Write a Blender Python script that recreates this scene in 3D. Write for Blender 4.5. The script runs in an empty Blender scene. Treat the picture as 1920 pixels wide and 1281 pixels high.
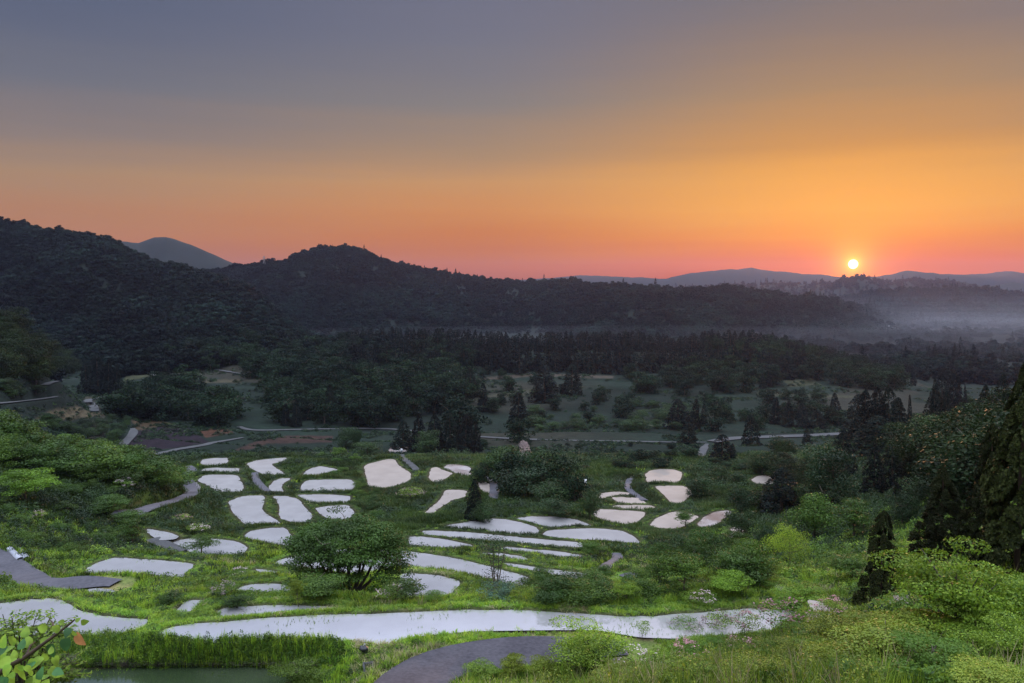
import bpy, math, numpy as np
from mathutils import Matrix, Vector
R = math.radians
C = bpy.context.scene.collection
scene = bpy.context.scene

# ------------------------------------------------------------------ camera
F, CX, CY, HOR = 1507.0, 960.0, 640.5, 540.0
PITCH = math.atan((CY - HOR) / F)
cam_d = bpy.data.cameras.new('camera')
cam_d.sensor_width = 36.0
cam_d.lens = F / 1920 * 36
cam_d.clip_start = 0.1
cam_d.clip_end = 60000
cam = bpy.data.objects.new('camera', cam_d)
C.objects.link(cam)
cam.location = (0, 0, 0)
cam.rotation_euler = (R(90) - PITCH, 0, 0)
scene.camera = cam

# ------------------------------------------------------------------ light
SUN_AZ = math.atan((1597 - CX) / F)          # to the right of straight ahead
SUN_EL = R(1.55)
SUN_DIR = Vector((math.sin(SUN_AZ) * math.cos(SUN_EL), math.cos(SUN_AZ) * math.cos(SUN_EL), math.sin(SUN_EL)))
sl = bpy.data.lights.new('sun', 'SUN')
sl.energy = 2.2
sl.color = (1.0, 0.48, 0.24)
sl.angle = R(0.6)
so = bpy.data.objects.new('sun', sl)
C.objects.link(so)
so.rotation_euler = (-SUN_DIR).to_track_quat('-Z', 'Y').to_euler()
so.location = (0, 0, 300)

ZENITH_BOOST = 30.0


def srgb(c):
    return tuple((x / 255 / 12.92) if x / 255 <= 0.04045 else ((x / 255 + 0.055) / 1.055) ** 2.4 for x in c)


def build_world():
    w = bpy.data.worlds.new('World')
    scene.world = w
    w.use_nodes = True
    nt = w.node_tree
    nt.nodes.clear()
    N, L = nt.nodes.new, nt.links.new

    def val(x, s):
        if isinstance(x, (int, float)):
            s.default_value = x
        else:
            L(x, s)

    def m(op, a, b=0.0, c=None, clamp=False):
        n = N('ShaderNodeMath'); n.operation = op; n.use_clamp = clamp
        val(a, n.inputs[0]); val(b, n.inputs[1])
        if c is not None:
            val(c, n.inputs[2])
        return n.outputs[0]

    def mr(x, a, b, c, d, smooth=True):
        n = N('ShaderNodeMapRange'); n.interpolation_type = 'SMOOTHSTEP' if smooth else 'LINEAR'
        L(x, n.inputs[0])
        for i, q in enumerate((a, b, c, d)):
            n.inputs[i + 1].default_value = q
        return n.outputs[0]

    def mix(f, a, b):
        n = N('ShaderNodeMix'); n.data_type = 'RGBA'
        val(f, n.inputs[0])
        for s, q in ((n.inputs[6], a), (n.inputs[7], b)):
            if isinstance(q, tuple):
                s.default_value = q
            else:
                L(q, s)
        return n.outputs[2]

    tc = N('ShaderNodeTexCoord')
    sep = N('ShaderNodeSeparateXYZ')
    L(tc.outputs['Generated'], sep.inputs[0])
    X, Y, Z = sep.outputs
    # gentle horizontal streaks of thin cloud disturb the gradient
    mp = N('ShaderNodeMapping'); mp.inputs['Scale'].default_value = (1.6, 1.6, 22)
    mp.inputs['Rotation'].default_value = (0.06, 0.05, 0)
    L(tc.outputs['Generated'], mp.inputs[0])
    nz = N('ShaderNodeTexNoise'); nz.inputs['Scale'].default_value = 1.7; nz.inputs['Detail'].default_value = 5
    L(mp.outputs[0], nz.inputs[0])
    streak = m('SUBTRACT', nz.outputs[0], 0.5)
    Zs = m('MULTIPLY_ADD', streak, 0.034, Z)

    def ramp(stops):
        n = N('ShaderNodeValToRGB')
        L(mr(Zs, 0.0, 0.4, 0.0, 1.0, False), n.inputs[0])
        el = n.color_ramp.elements
        st = []
        for v, c in stops:
            t = (HOR - v) / F
            z = t / math.sqrt(1 + t * t)
            q = 0.94 if v <= 300 else 1.0
            st.append((max(0, z / 0.4), srgb(tuple(x * q for x in c)) + (1,)))
        st.sort()
        el[0].position, el[0].color = st[0]
        el[1].position, el[1].color = st[-1]
        for p, c in st[1:-1]:
            e = el.new(p); e.color = c
        return n.outputs[0]
    left = ramp([(-60, (84, 96, 124)), (0, (88, 100, 126)), (100, (98, 106, 128)), (200, (117, 119, 130)), (290, (146, 131, 124)),
                 (350, (166, 134, 104)), (400, (174, 129, 94)), (450, (180, 120, 78)), (500, (172, 106, 70)), (540, (158, 92, 70))])
    mid = ramp([(-60, (114, 117, 138)), (0, (117, 119, 138)), (100, (124, 124, 137)), (200, (142, 134, 130)), (290, (178, 145, 112)),
                (350, (200, 147, 92)), (400, (208, 138, 72)), (450, (202, 118, 44)), (500, (190, 96, 34)), (540, (170, 80, 38))])
    sun = ramp([(-60, (122, 116, 122)), (0, (126, 121, 126)), (100, (150, 130, 118)), (200, (182, 145, 105)), (290, (222, 158, 82)),
                (350, (240, 168, 72)), (400, (250, 172, 66)), (450, (248, 148, 30)), (500, (234, 102, 8)), (540, (200, 74, 8))])
    # horizontal angle from the sun
    hl = m('SQRT', m('ADD', m('MULTIPLY', X, X), m('MULTIPLY', Y, Y)))
    dx = m('ADD', m('MULTIPLY', X, math.sin(SUN_AZ)), m('MULTIPLY', Y, math.cos(SUN_AZ)))
    ca = m('DIVIDE', dx, m('MAXIMUM', hl, 0.001))
    ang = m('ARCCOSINE', m('MINIMUM', m('MAXIMUM', ca, -1.0), 1.0))
    c = mix(mr(ang, 0.02, 0.46, 0, 1), sun, mid)
    c = mix(mr(ang, 0.36, 0.98, 0, 1), c, left)
    # overhead sky boosted above the view, added to light the banks and water
    high = mix(mr(Z, 0.34, 0.62, 0, 1), c, (0.120, 0.133, 0.160, 1))
    mul = N('ShaderNodeVectorMath'); mul.operation = 'SCALE'
    L(high, mul.inputs[0]); L(m('ADD', mr(Z, 0.338, 0.50, 1.0, 10.0), mr(Z, 0.5, 0.95, 0.0, ZENITH_BOOST - 10)), mul.inputs['Scale'])
    # below the horizon: dark ground colour
    low = mix(mr(Z, -0.05, -0.01, 0, 1), (0.02, 0.025, 0.03, 1), mul.outputs[0])
    # sun disc and its close glow
    nv = N('ShaderNodeVectorMath'); nv.operation = 'DOT_PRODUCT'
    L(tc.outputs['Generated'], nv.inputs[0]); nv.inputs[1].default_value = SUN_DIR
    sa = m('ARCCOSINE', m('MINIMUM', nv.outputs['Value'], 1.0))
    disc = mr(sa, R(0.22), R(0.33), 1, 0)
    g1 = m('POWER', 2.718, m('MULTIPLY', sa, -1 / R(0.18)))
    g2 = m('POWER', 2.718, m('MULTIPLY', sa, -1 / R(3.2)))

    def add(a, col, f):
        s = N('ShaderNodeVectorMath'); s.operation = 'SCALE'
        s.inputs[0].default_value = col; L(f, s.inputs['Scale'])
        t = N('ShaderNodeVectorMath'); t.operation = 'ADD'
        L(a, t.inputs[0]); L(s.outputs[0], t.inputs[1])
        return t.outputs[0]
    o = add(low, (3.6, 3.3, 2.9), disc)
    o = add(o, (2.0, 1.1, 0.15), g1)
    o = add(o, (0.40, 0.09, 0.0), g2)
    o = add(o, (1.7, 0.75, 0.06), m('POWER', 2.718, m('MULTIPLY', sa, -1 / R(0.75))))
    bg = N('ShaderNodeBackground'); L(o, bg.inputs[0]); bg.inputs[1].default_value = 1.0
    out = N('ShaderNodeOutputWorld'); L(bg.outputs[0], out.inputs[0])


build_world()
scene.view_settings.view_transform = 'Standard'
scene.view_settings.look = 'None'
scene.view_settings.exposure = 0.0
scene.view_settings.gamma = 1.0
cy = scene.cycles
cy.max_bounces = 4; cy.diffuse_bounces = 2; cy.glossy_bounces = 2; cy.transmission_bounces = 2; cy.volume_bounces = 0
cy.transparent_max_bounces = 8
cy.sample_clamp_indirect = 4.0
cy.caustics_reflective = False; cy.caustics_refractive = False

rng = np.random.default_rng(11)


# ------------------------------------------------------------------ numpy helpers
def vnoise(x, y, seed=0):
    xi = np.floor(x).astype(np.int64); yi = np.floor(y).astype(np.int64)
    fx = x - xi; fy = y - yi
    fx = fx * fx * (3 - 2 * fx); fy = fy * fy * (3 - 2 * fy)

    def h(a, b):
        n = (a * 374761393 + b * 668265263 + seed * 982451653) & 0xffffffff
        n = ((n ^ (n >> 13)) * 1274126177) & 0xffffffff
        n = n ^ (n >> 16)
        return (n & 0xffff) / 65535.0 * 2 - 1
    return (h(xi, yi) * (1 - fx) + h(xi + 1, yi) * fx) * (1 - fy) + (h(xi, yi + 1) * (1 - fx) + h(xi + 1, yi + 1) * fx) * fy


def fbm(x, y, oct=4, seed=0):
    s = 0; a = 1.0; t = 0
    for k in range(oct):
        s = s + a * vnoise(x * 2 ** k, y * 2 ** k, seed + k * 7)
        t += a; a *= 0.5
    return s / t


def smooth(x, a, b):
    t = np.clip((x - a) / (b - a), 0, 1)
    return t * t * (3 - 2 * t)


cp, sp = math.cos(PITCH), math.sin(PITCH)


def ray(u, v):
    """direction of the sight line of a photo pixel, scaled to one metre forward"""
    u = np.asarray(u, float); v = np.asarray(v, float)
    a = (u - CX) / F; b = (CY - v) / F
    y = cp + b * sp; z = -sp + b * cp
    return a / y, z / y            # x per y, z per y


def on_level(u, v, z):
    tx, tz = ray(u, v)
    y = z / tz
    return tx * y, y


def pixel(x, y, z):
    yc = y * cp - z * sp; zc = y * sp + z * cp
    return CX + F * x / yc, CY - F * zc / yc


# ------------------------------------------------------------------ base relief
PY = np.array([-400, -60, -15, 0, 3, 8, 20, 30, 35, 37.5, 41, 46, 55, 62, 72, 85, 100, 120, 145, 165, 180, 200, 240, 300, 400, 480, 520, 560, 620, 700, 1000, 1500, 3000, 20000])
PZ = np.array([-20, 2, 1, -1.7, -2.2, -4.8, -10.9, -16.0, -18.0, -18.2, -18.2, -18.6, -21, -23, -25.4, -28, -30.3, -32.5, -35, -36.6, -38, -43, -49.5, -54, -57, -56, -52, -52, -58, -64, -68, -70, -75, -80])
# fine resample and smoothing of the profile
_py = np.arange(-400, 2000, 1.0)
_pz = np.interp(_py, PY, PZ)
_k = np.hanning(9); _k /= _k.sum()
_pz = np.convolve(np.pad(_pz, 4, mode='edge'), _k, 'valid')


def prof(y):
    return np.where(y < 1999, np.interp(y, _py, _pz), np.interp(y, PY, PZ))


def bump(t, y, t0, st, y0, s1, s2, h):
    dy = np.where(y < y0, (y - y0) / s1, (y - y0) / s2)
    return h * np.exp(-((t - t0) / st) ** 2 - dy ** 2)


RIDGES = [
    # distance, front width, back width, tree height, crest line in the photo (u, v)
    (730, 300, 300, 5.5, [(-700, 360), (-300, 385), (0, 415), (60, 424), (130, 436), (200, 449), (240, 469), (290, 490), (350, 506), (400, 521), (450, 538), (500, 568), (540, 598), (590, 640), (640, 690)]),
    (1250, 420, 400, 8, [(200, 540), (350, 512), (430, 500), (470, 493), (500, 490), (530, 489), (560, 475), (600, 466), (640, 464), (690, 474), (750, 492), (800, 504), (870, 515), (930, 521), (975, 530), (1010, 529), (1040, 525), (1080, 525), (1100, 534), (1130, 531), (1200, 534), (1260, 540), (1300, 538), (1350, 534), (1400, 540), (1450, 546), (1480, 556), (1520, 553), (1570, 562), (1640, 585), (1700, 606), (1760, 628), (1830, 655), (1900, 690)]),
    (2500, 500, 500, 0, [(0, 520), (160, 480), (200, 458), (225, 452), (260, 457), (290, 446), (310, 444), (330, 449), (370, 464), (405, 479), (440, 497), (520, 530), (640, 560)]),
    (2100, 350, 400, 6, [(1450, 575), (1530, 562), (1600, 556), (1650, 548), (1700, 544), (1750, 545), (1800, 543), (1850, 541), (1920, 551), (2000, 556), (2200, 540)]),
    (1650, 260, 300, 8, [(1560, 600), (1600, 580), (1650, 568), (1700, 564), (1760, 570), (1800, 566), (1860, 572), (1920, 580), (2000, 570), (2200, 590)]),
    (3200, 600, 600, 6, [(1200, 545), (1300, 540), (1370, 534), (1450, 532), (1520, 531), (1560, 530), (1585, 524), (1610, 518), (1625, 521), (1650, 526), (1690, 526), (1710, 522), (1745, 527), (1770, 522), (1800, 526), (1830, 531), (1870, 538), (1920, 543), (2050, 540), (2300, 548)]),
    (4000, 400, 400, 0, [(900, 545), (980, 529), (1100, 530), (1180, 535), (1240, 533), (1300, 541), (1400, 538), (1500, 541), (1700, 536), (1860, 535), (1900, 530), (1960, 536), (2300, 540)]),
    (4700, 500, 500, 0, [(700, 545), (900, 532), (960, 526), (1050, 519), (1080, 516), (1120, 517), (1160, 520), (1210, 521), (1250, 522), (1300, 512), (1350, 506), (1385, 505), (1410, 502), (1430, 506), (1500, 513), (1540, 515), (1580, 520), (1600, 521), (1650, 518), (1700, 508), (1750, 512), (1800, 515), (1850, 513), (1890, 508), (1920, 512), (2050, 500), (2300, 515)]),
    (900, 130, 160, 9, [(1580, 690), (1640, 660), (1680, 652), (1720, 655), (1760, 668), (1800, 690)]),
    (1500, 200, 200, 9, [(1700, 640), (1760, 622), (1830, 612), (1900, 620), (1980, 612), (2100, 640)]),
    (1750, 300, 300, 8, [(1180, 650), (1300, 610), (1500, 592), (1600, 604), (1700, 625), (1760, 632), (1840, 660)]),
]


def relief(x, y):
    ys = np.maximum(y, 12.0)
    t = x / ys
    z = prof(y)
    near = smooth(y, 5, 30)
    z = z + near * bump(t, y, -0.72, 0.17, 118, 34, 40, 13.5)         # hill at the left with the thicket
    z = z + near * bump(t, y, -0.50, 0.10, 112, 18, 20, 4.0)
    z = z + bump(t, y, -0.665, 0.105, 285, 45, 60, 40)                 # wooded knoll behind it
    z = z + bump(t, y, -0.66, 0.08, 225, 20, 30, 12)
    z = z + bump(t, y, -0.45, 0.22, 420, 120, 120, 9)                 # rising fields at the left
    z = z + bump(t, y, -0.20, 0.16, 420, 60, 120, 8)
    z = z + near * bump(t, y, 0.90, 0.30, 105, 50, 70, 30)            # wooded slope at the right
    z = z + near * bump(t, y, 0.46, 0.10, 165, 40, 30, 3)
    z = z + near * bump(t, y, 0.62, 0.24, 34, 13, 15, 5.0)            # slope in the right foreground
    z = z + near * bump(t, y, 0.30, 0.22, 24, 8, 8, 1.2)
    # mid fields rise to the cedar ridge on the right centre
    z = z + bump(t, y, 0.12, 0.25, 470, 120, 90, 6)
    # low cedar ridge: taper on the right
    rid = np.interp(t, [-0.6, -0.46, -0.35, -0.17, 0.0, 0.22, 0.28, 0.36, 0.42, 0.48, 0.52, 0.6], [0, 2, 3, 7, 7, 6, 10, 7, -1, -6, -12, -14])
    z = z + rid * np.exp(-((y - 545) / np.where(y < 545, 60, 70)) ** 2)
    # terraces of the valley floor
    tw = smooth(y, 205, 235) * (1 - smooth(y, 500, 530)) * (1 - smooth(np.abs(t + 0.70), 0.17, 0.10))
    st = 1.7
    zz = (z + 1.0 * fbm(x / 60, y / 60, 2, 5)) / st
    fl = np.floor(zz); fr = zz - fl
    q = (fl + smooth(fr, 0.72, 1.0)) * st - 1.0 * fbm(x / 60, y / 60, 2, 5)
    z = z + tw * (q - z) * 0.9
    # ridges
    for (d, wf, wb, th, line) in RIDGES:
        us = np.array([p[0] for p in line], float); vs = np.array([p[1] for p in line], float)
        tx, tz = ray(us, vs)
        crest = np.interp(t, tx, tz, left=-1, right=-1)
        fade = np.where((t < tx[0]) | (t > tx[-1]), 0, 1)
        dd = d * (1 + 0.10 * vnoise(t * 6, t * 0, int(d)))
        crz = crest * dd - th
        s = np.where(y < dd, (dd - y) / wf, (y - dd) / wb)
        s = s + 0.0
        sh = 1 - smooth(s, 0, 1)
        sp_ = fbm(x / (wf * 0.35), y / (wf * 0.9), 4, int(d) + 3)
        sh2 = np.clip(sh + 0.22 * sp_ * np.clip(np.abs(s) * 3, 0, 1) * sh * (1 - sh) * 4, 0, 1)
        cand = z + np.maximum(crz - z, 0) * sh2 * fade
        if d >= 3000:
            cand = cand + fade * sh * d * 0.0011 * fbm(x / 90, y / 90, 3, 9)
        z = np.maximum(z, cand)
    # small unevenness
    a = np.clip(np.abs(y) / 400, 0.0, 1)
    z = z + 0.25 * fbm(x / 7, y / 7, 3, 1) * smooth(y, 15, 60) * (1 - smooth(y, 600, 900)) + 3.5 * smooth(y, 600, 900) * fbm(x / 60, y / 60, 3, 2)
    return z


# ------------------------------------------------------------------ ponds, traced in the photo
KA, OA = 2.6625, (0, 800)
OB, OC, OD = (400, 800), (740, 800), (1100, 800)
PONDS = [
    ('A', 'far small rice paddy at the top left corner of the terraces', [(1000, 180), (1010, 165), (1060, 158), (1138, 156), (1138, 172), (1125, 190), (1080, 198), (1030, 198)]),
    ('A', 'thin bright rice paddy second from the top at the left of the terraces', [(990, 228), (1020, 210), (1080, 205), (1200, 209), (1190, 230), (1100, 235), (1000, 235)]),
    ('A', 'rice paddy with dark cloud reflections beside the winding lane', [(988, 270), (1010, 247), (1050, 240), (1185, 242), (1210, 285), (1216, 312), (1180, 325), (1120, 332), (1080, 315), (1030, 290)]),
    ('B', 'large leaf shaped rice paddy left of the narrow grass bund', [(75, 375), (130, 352), (180, 345), (250, 345), (258, 360), (246, 400), (250, 425), (290, 450), (355, 482), (320, 490), (240, 494), (180, 498), (160, 480), (110, 440), (90, 410)]),
    ('B', 'pointed rice paddy right of the narrow grass bund', [(298, 348), (370, 347), (420, 362), (450, 390), (494, 440), (480, 462), (440, 478), (405, 484), (380, 465), (340, 455), (330, 440), (332, 400), (320, 370)]),
    ('B', 'triangular rice paddy above the round paddy', [(152, 548), (190, 520), (280, 507), (350, 505), (372, 515), (385, 545), (428, 598), (400, 592), (330, 580), (250, 575), (180, 560)]),
    ('B', 'curved rice paddy with a bite of grass near the top of the terraces', [(165, 185), (210, 170), (290, 160), (368, 155), (345, 175), (290, 185), (300, 200), (330, 215), (360, 235), (350, 246), (290, 245), (240, 228), (190, 210)]),
    ('B', 'flat sliver of rice paddy at the far edge of the terraces', [(405, 150), (425, 136), (480, 130), (598, 131), (598, 142), (520, 149), (430, 152)]),
    ('B', 'small grey rice paddy under the far sliver', [(446, 245), (455, 225), (490, 208), (530, 198), (580, 205), (622, 215), (600, 222), (540, 232), (500, 247)]),
    ('B', 'little mottled rice paddy beside the stream channel', [(278, 300), (300, 272), (340, 258), (388, 257), (375, 270), (350, 285), (338, 300), (350, 322), (320, 328), (290, 320)]),
    ('B', 'widest of the three stacked paddies behind the big spreading tree', [(428, 328), (440, 290), (470, 268), (560, 264), (680, 264), (714, 282), (700, 305), (670, 326), (600, 327), (500, 330)]),
    ('B', 'middle of the three stacked paddies behind the big spreading tree', [(415, 342), (480, 339), (600, 340), (682, 347), (680, 362), (665, 377), (600, 380), (530, 382), (480, 370)]),
    ('B', 'nearest of the three stacked paddies behind the big spreading tree', [(507, 408), (560, 398), (670, 391), (702, 428), (690, 445), (640, 458), (570, 450), (530, 430)]),
    ('B', 'large shield shaped rice paddy at the top centre of the terraces', [(752, 200), (770, 187), (850, 167), (880, 162), (905, 165), (920, 190), (960, 215), (985, 235), (988, 255), (960, 272), (900, 295), (850, 305), (790, 302), (770, 290), (765, 250)]),
    ('B', 'tiny far rice paddy behind the shield shaped one', [(872, 125), (880, 108), (900, 104), (985, 100), (990, 118), (940, 130), (885, 132)]),
    ('A', 'round rice paddy with a small spreading tree before it', [(858, 577), (900, 564), (960, 558), (1060, 558), (1170, 572), (1215, 587), (1232, 605), (1215, 625), (1180, 640), (1130, 650), (1080, 645), (1000, 635), (940, 615), (880, 600)]),
    ('A', 'slim rice paddy behind the round one', [(735, 510), (780, 517), (850, 532), (890, 544), (870, 552), (810, 558), (770, 545), (740, 530)]),
    ('A', 'large rice paddy like a ship hull at the left of the terraces', [(425, 725), (440, 705), (490, 680), (560, 657), (640, 657), (760, 665), (880, 674), (960, 687), (955, 705), (915, 730), (900, 768), (800, 768), (700, 768), (600, 755), (500, 742), (450, 738)]),
    ('A', 'puddle of a rice paddy below the left lane', [(440, 814), (480, 809), (560, 817), (578, 830), (540, 836), (470, 830)]),
    ('A', 'big blue grey rice paddy at the left edge of the photo', [(-160, 900), (0, 885), (60, 877), (150, 862), (240, 860), (300, 867), (350, 887), (400, 912), (480, 932), (560, 947), (640, 957), (735, 962), (720, 985), (650, 1005), (570, 1025), (490, 1032), (400, 1026), (300, 1026), (200, 1034), (100, 1034), (0, 1034), (-160, 1030)]),
    ('A', 'small rice paddy half hidden behind a leafy bush', [(880, 905), (915, 877), (960, 867), (1015, 867), (985, 890), (940, 907)]),
    ('B', 'long thin rice paddy just behind the nearest long one', [(25, 920), (60, 905), (200, 896), (330, 894), (480, 898), (600, 902), (590, 914), (480, 918), (330, 925), (250, 932), (150, 938), (60, 935)]),
    ('B', 'rice paddy at the foot of the big spreading tree', [(112, 815), (140, 799), (200, 787), (300, 786), (420, 795), (430, 815), (290, 834), (220, 840), (140, 834)]),
    ('B', 'narrow rice paddy beside the pink bush', [(205, 712), (240, 712), (300, 722), (380, 737), (370, 755), (310, 754), (260, 735)]),
    ('B', 'rice paddy right behind the trunk of the big spreading tree', [(298, 690), (330, 667), (400, 650), (520, 625), (700, 612), (860, 620), (905, 645), (910, 720), (860, 745), (700, 730), (500, 715), (340, 696)]),
    ('B', 'rice paddy seen through the top of the big spreading tree', [(490, 560), (560, 540), (690, 545), (720, 580), (640, 597), (530, 590)]),
    ('C', 'large tapering rice paddy in front of the central bunds', [(10, 630), (60, 622), (150, 634), (300, 657), (420, 687), (520, 712), (660, 744), (664, 760), (640, 785), (605, 808), (540, 800), (470, 780), (360, 765), (330, 745), (250, 735), (150, 722), (60, 705), (10, 690)]),
    ('C', 'nearest triangular rice paddy right of the big spreading tree', [(30, 737), (80, 730), (200, 740), (320, 767), (318, 790), (290, 815), (255, 845), (180, 860), (110, 858), (40, 830), (20, 790)]),
    ('C', 'long rice paddy above the large tapering one', [(65, 550), (140, 550), (250, 564), (350, 582), (455, 603), (430, 604), (330, 603), (280, 613), (180, 612), (90, 606)]),
    ('C', 'longest slim rice paddy across the centre of the terraces', [(138, 521), (200, 517), (350, 527), (520, 542), (700, 560), (850, 570), (940, 577), (930, 600), (880, 608), (760, 600), (600, 582), (400, 562), (250, 550), (150, 540)]),
    ('C', 'domed rice paddy with a tree reflection', [(225, 508), (270, 490), (340, 482), (400, 470), (480, 460), (560, 464), (640, 480), (700, 502), (722, 514), (712, 530), (690, 540), (600, 538), (480, 525), (370, 515), (300, 515)]),
    ('C', 'sickle shaped rice paddy at the back of the central group', [(605, 457), (680, 449), (800, 450), (900, 464), (960, 480), (1004, 495), (980, 500), (860, 502), (780, 495), (720, 485), (650, 470)]),
    ('C', 'fish shaped rice paddy right of the domed one', [(740, 540), (760, 522), (820, 514), (950, 507), (1060, 512), (1130, 520), (1190, 545), (1224, 571), (1190, 573), (1060, 560), (940, 556), (800, 548)]),
    ('C', 'thread thin rice paddy under the longest slim one', [(530, 608), (560, 601), (660, 611), (760, 619), (860, 628), (940, 635), (930, 643), (840, 642), (740, 634), (640, 629), (560, 619)]),
    ('C', 'short thin rice paddy left of the far bund end', [(430, 632), (520, 632), (580, 641), (650, 651), (690, 672), (640, 670), (560, 657), (470, 647)]),
    ('C', 'slim rice paddy pointing at the small curved lane', [(540, 680), (600, 686), (680, 698), (780, 711), (900, 726), (1000, 739), (1052, 746), (1040, 768), (960, 758), (860, 746), (740, 729), (660, 710), (580, 700)]),
    ('C', 'crescent rice paddy behind the dark young cedar', [(145, 425), (180, 400), (230, 365), (245, 337), (255, 317), (320, 315), (364, 322), (350, 350), (280, 370), (230, 395), (190, 430)]),
    ('C', 'small heart shaped rice paddy with mud marks', [(168, 250), (185, 207), (210, 202), (240, 217), (290, 234), (270, 245), (220, 275), (190, 268)]),
    ('C', 'little rice paddy broken by seedlings', [(245, 205), (262, 190), (320, 190), (377, 202), (377, 246), (335, 240), (290, 222)]),
    ('C', 'tiny square rice paddy behind the dark young cedar', [(415, 278), (440, 272), (472, 287), (470, 330), (440, 320), (425, 300)]),
    ('P', 'longest and nearest rice paddy stretching across the foreground', [(287, 1196), (315, 1179), (357, 1171), (413, 1168), (475, 1162), (569, 1155), (640, 1152), (720, 1151), (853, 1145), (965, 1143), (1078, 1151), (1175, 1158), (1250, 1154), (1310, 1150), (1363, 1146), (1419, 1141), (1475, 1145), (1498, 1149), (1517, 1157), (1528, 1166), (1520, 1175), (1475, 1181), (1400, 1189), (1325, 1193), (1269, 1196), (1200, 1194), (1120, 1180), (1040, 1180), (965, 1181), (890, 1182), (815, 1191), (757, 1199), (720, 1208), (693, 1204), (660, 1200), (610, 1198), (550, 1198), (475, 1200), (430, 1204), (380, 1203), (338, 1202)]),
    ('P', 'murky green pond at the bottom edge of the photo', [(110, 1272), (150, 1257), (300, 1251), (450, 1247), (540, 1254), (590, 1250), (588, 1266), (560, 1290), (530, 1340), (200, 1360), (100, 1330)]),
    ('D', 'peach lit domed rice paddy alone at the right', [(292, 235), (320, 220), (370, 212), (430, 214), (470, 225), (478, 245), (460, 275), (440, 288), (370, 286), (300, 291), (298, 270)]),
    ('D', 'peach lit pointed rice paddy joined below the domed one', [(335, 297), (400, 295), (490, 297), (528, 330), (500, 355), (470, 380), (430, 382), (400, 350), (360, 315)]),
    ('D', 'topmost of four small stacked paddies at the right', [(55, 352), (80, 332), (150, 325), (210, 330), (212, 342), (140, 344), (100, 350), (65, 360)]),
    ('D', 'second from the top of four small stacked paddies at the right', [(125, 354), (180, 352), (260, 357), (302, 379), (240, 379), (160, 376)]),
    ('D', 'third from the top of four small stacked paddies at the right', [(120, 400), (150, 392), (250, 392), (320, 394), (350, 402), (300, 410), (200, 407)]),
    ('D', 'lowest and largest of four small stacked paddies at the right', [(40, 420), (70, 412), (180, 417), (290, 427), (285, 445), (250, 470), (200, 480), (150, 475), (90, 462), (40, 445)]),
    ('D', 'wedge shaped rice paddy with a sapling before it', [(315, 487), (350, 457), (400, 434), (460, 422), (520, 437), (560, 450), (510, 480), (450, 500), (380, 500)]),
    ('D', 'slanting rice paddy streaked with seedlings', [(552, 480), (580, 457), (640, 427), (700, 417), (725, 427), (690, 455), (640, 485), (600, 502), (570, 495)]),
    ('D', 'slip of water glinting between the right hand trees', [(715, 560), (725, 505), (785, 500), (785, 560), (765, 590), (725, 585)]),
    ('D', 'small lone rice paddy beside the dark cedar at the right', [(818, 263), (850, 247), (900, 242), (940, 250), (930, 287), (870, 288), (840, 275)]),
    ('D', 'speck of a rice paddy below the lone one', [(868, 330), (890, 322), (925, 335), (885, 342)]),
    ('D', 'small bright pond at the top of the right hand slope', [(1146, 188), (1168, 160), (1205, 156), (1210, 190), (1165, 212)]),
    ('D', 'scrap of bright water under the bright leafy tree at the right', [(935, 792), (965, 788), (1000, 800), (1030, 818), (1000, 822), (960, 812)]),
    ('D', 'muddy scrap of water past the end of the longest paddy', [(1110, 868), (1140, 872), (1170, 880), (1200, 902), (1180, 912), (1130, 900)]),
]


def pond_px(tag, pts):
    if tag == 'P':
        return np.array(pts, float)
    ox, oy = {'A': OA, 'B': OB, 'C': OC, 'D': OD}[tag]
    p = np.array(pts, float) / KA
    return p + np.array([ox, oy])


def poly_sd(px, py, poly):
    n = len(poly)
    d = np.full(px.shape, 1e9); inside = np.zeros(px.shape, bool)
    for i in range(n):
        ax, ay = poly[i]; bx, by = poly[(i + 1) % n]
        ex, ey = bx - ax, by - ay
        wx, wy = px - ax, py - ay
        h = np.clip((wx * ex + wy * ey) / (ex * ex + ey * ey + 1e-9), 0, 1)
        d = np.minimum(d, (wx - ex * h) ** 2 + (wy - ey * h) ** 2)
        cond = ((ay > py) != (by > py)) & (px < (bx - ax) * (py - ay) / (by - ay + 1e-12) + ax)
        inside ^= cond
    d = np.sqrt(d)
    return np.where(inside, -d, d)


def chaikin(p, n=2, closed=True, k=0.25):
    p = np.array(p, float)
    for _ in range(n):
        if closed:
            q = np.roll(p, -1, axis=0)
            p = np.stack([(1 - k) * p + k * q, k * p + (1 - k) * q], 1).reshape(-1, p.shape[1])
        else:
            a, b = p[:-1], p[1:]
            m_ = np.stack([0.75 * a + 0.25 * b, 0.25 * a + 0.75 * b], 1).reshape(-1, p.shape[1])
            p = np.vstack([p[:1], m_, p[-1:]])
    return p


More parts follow.
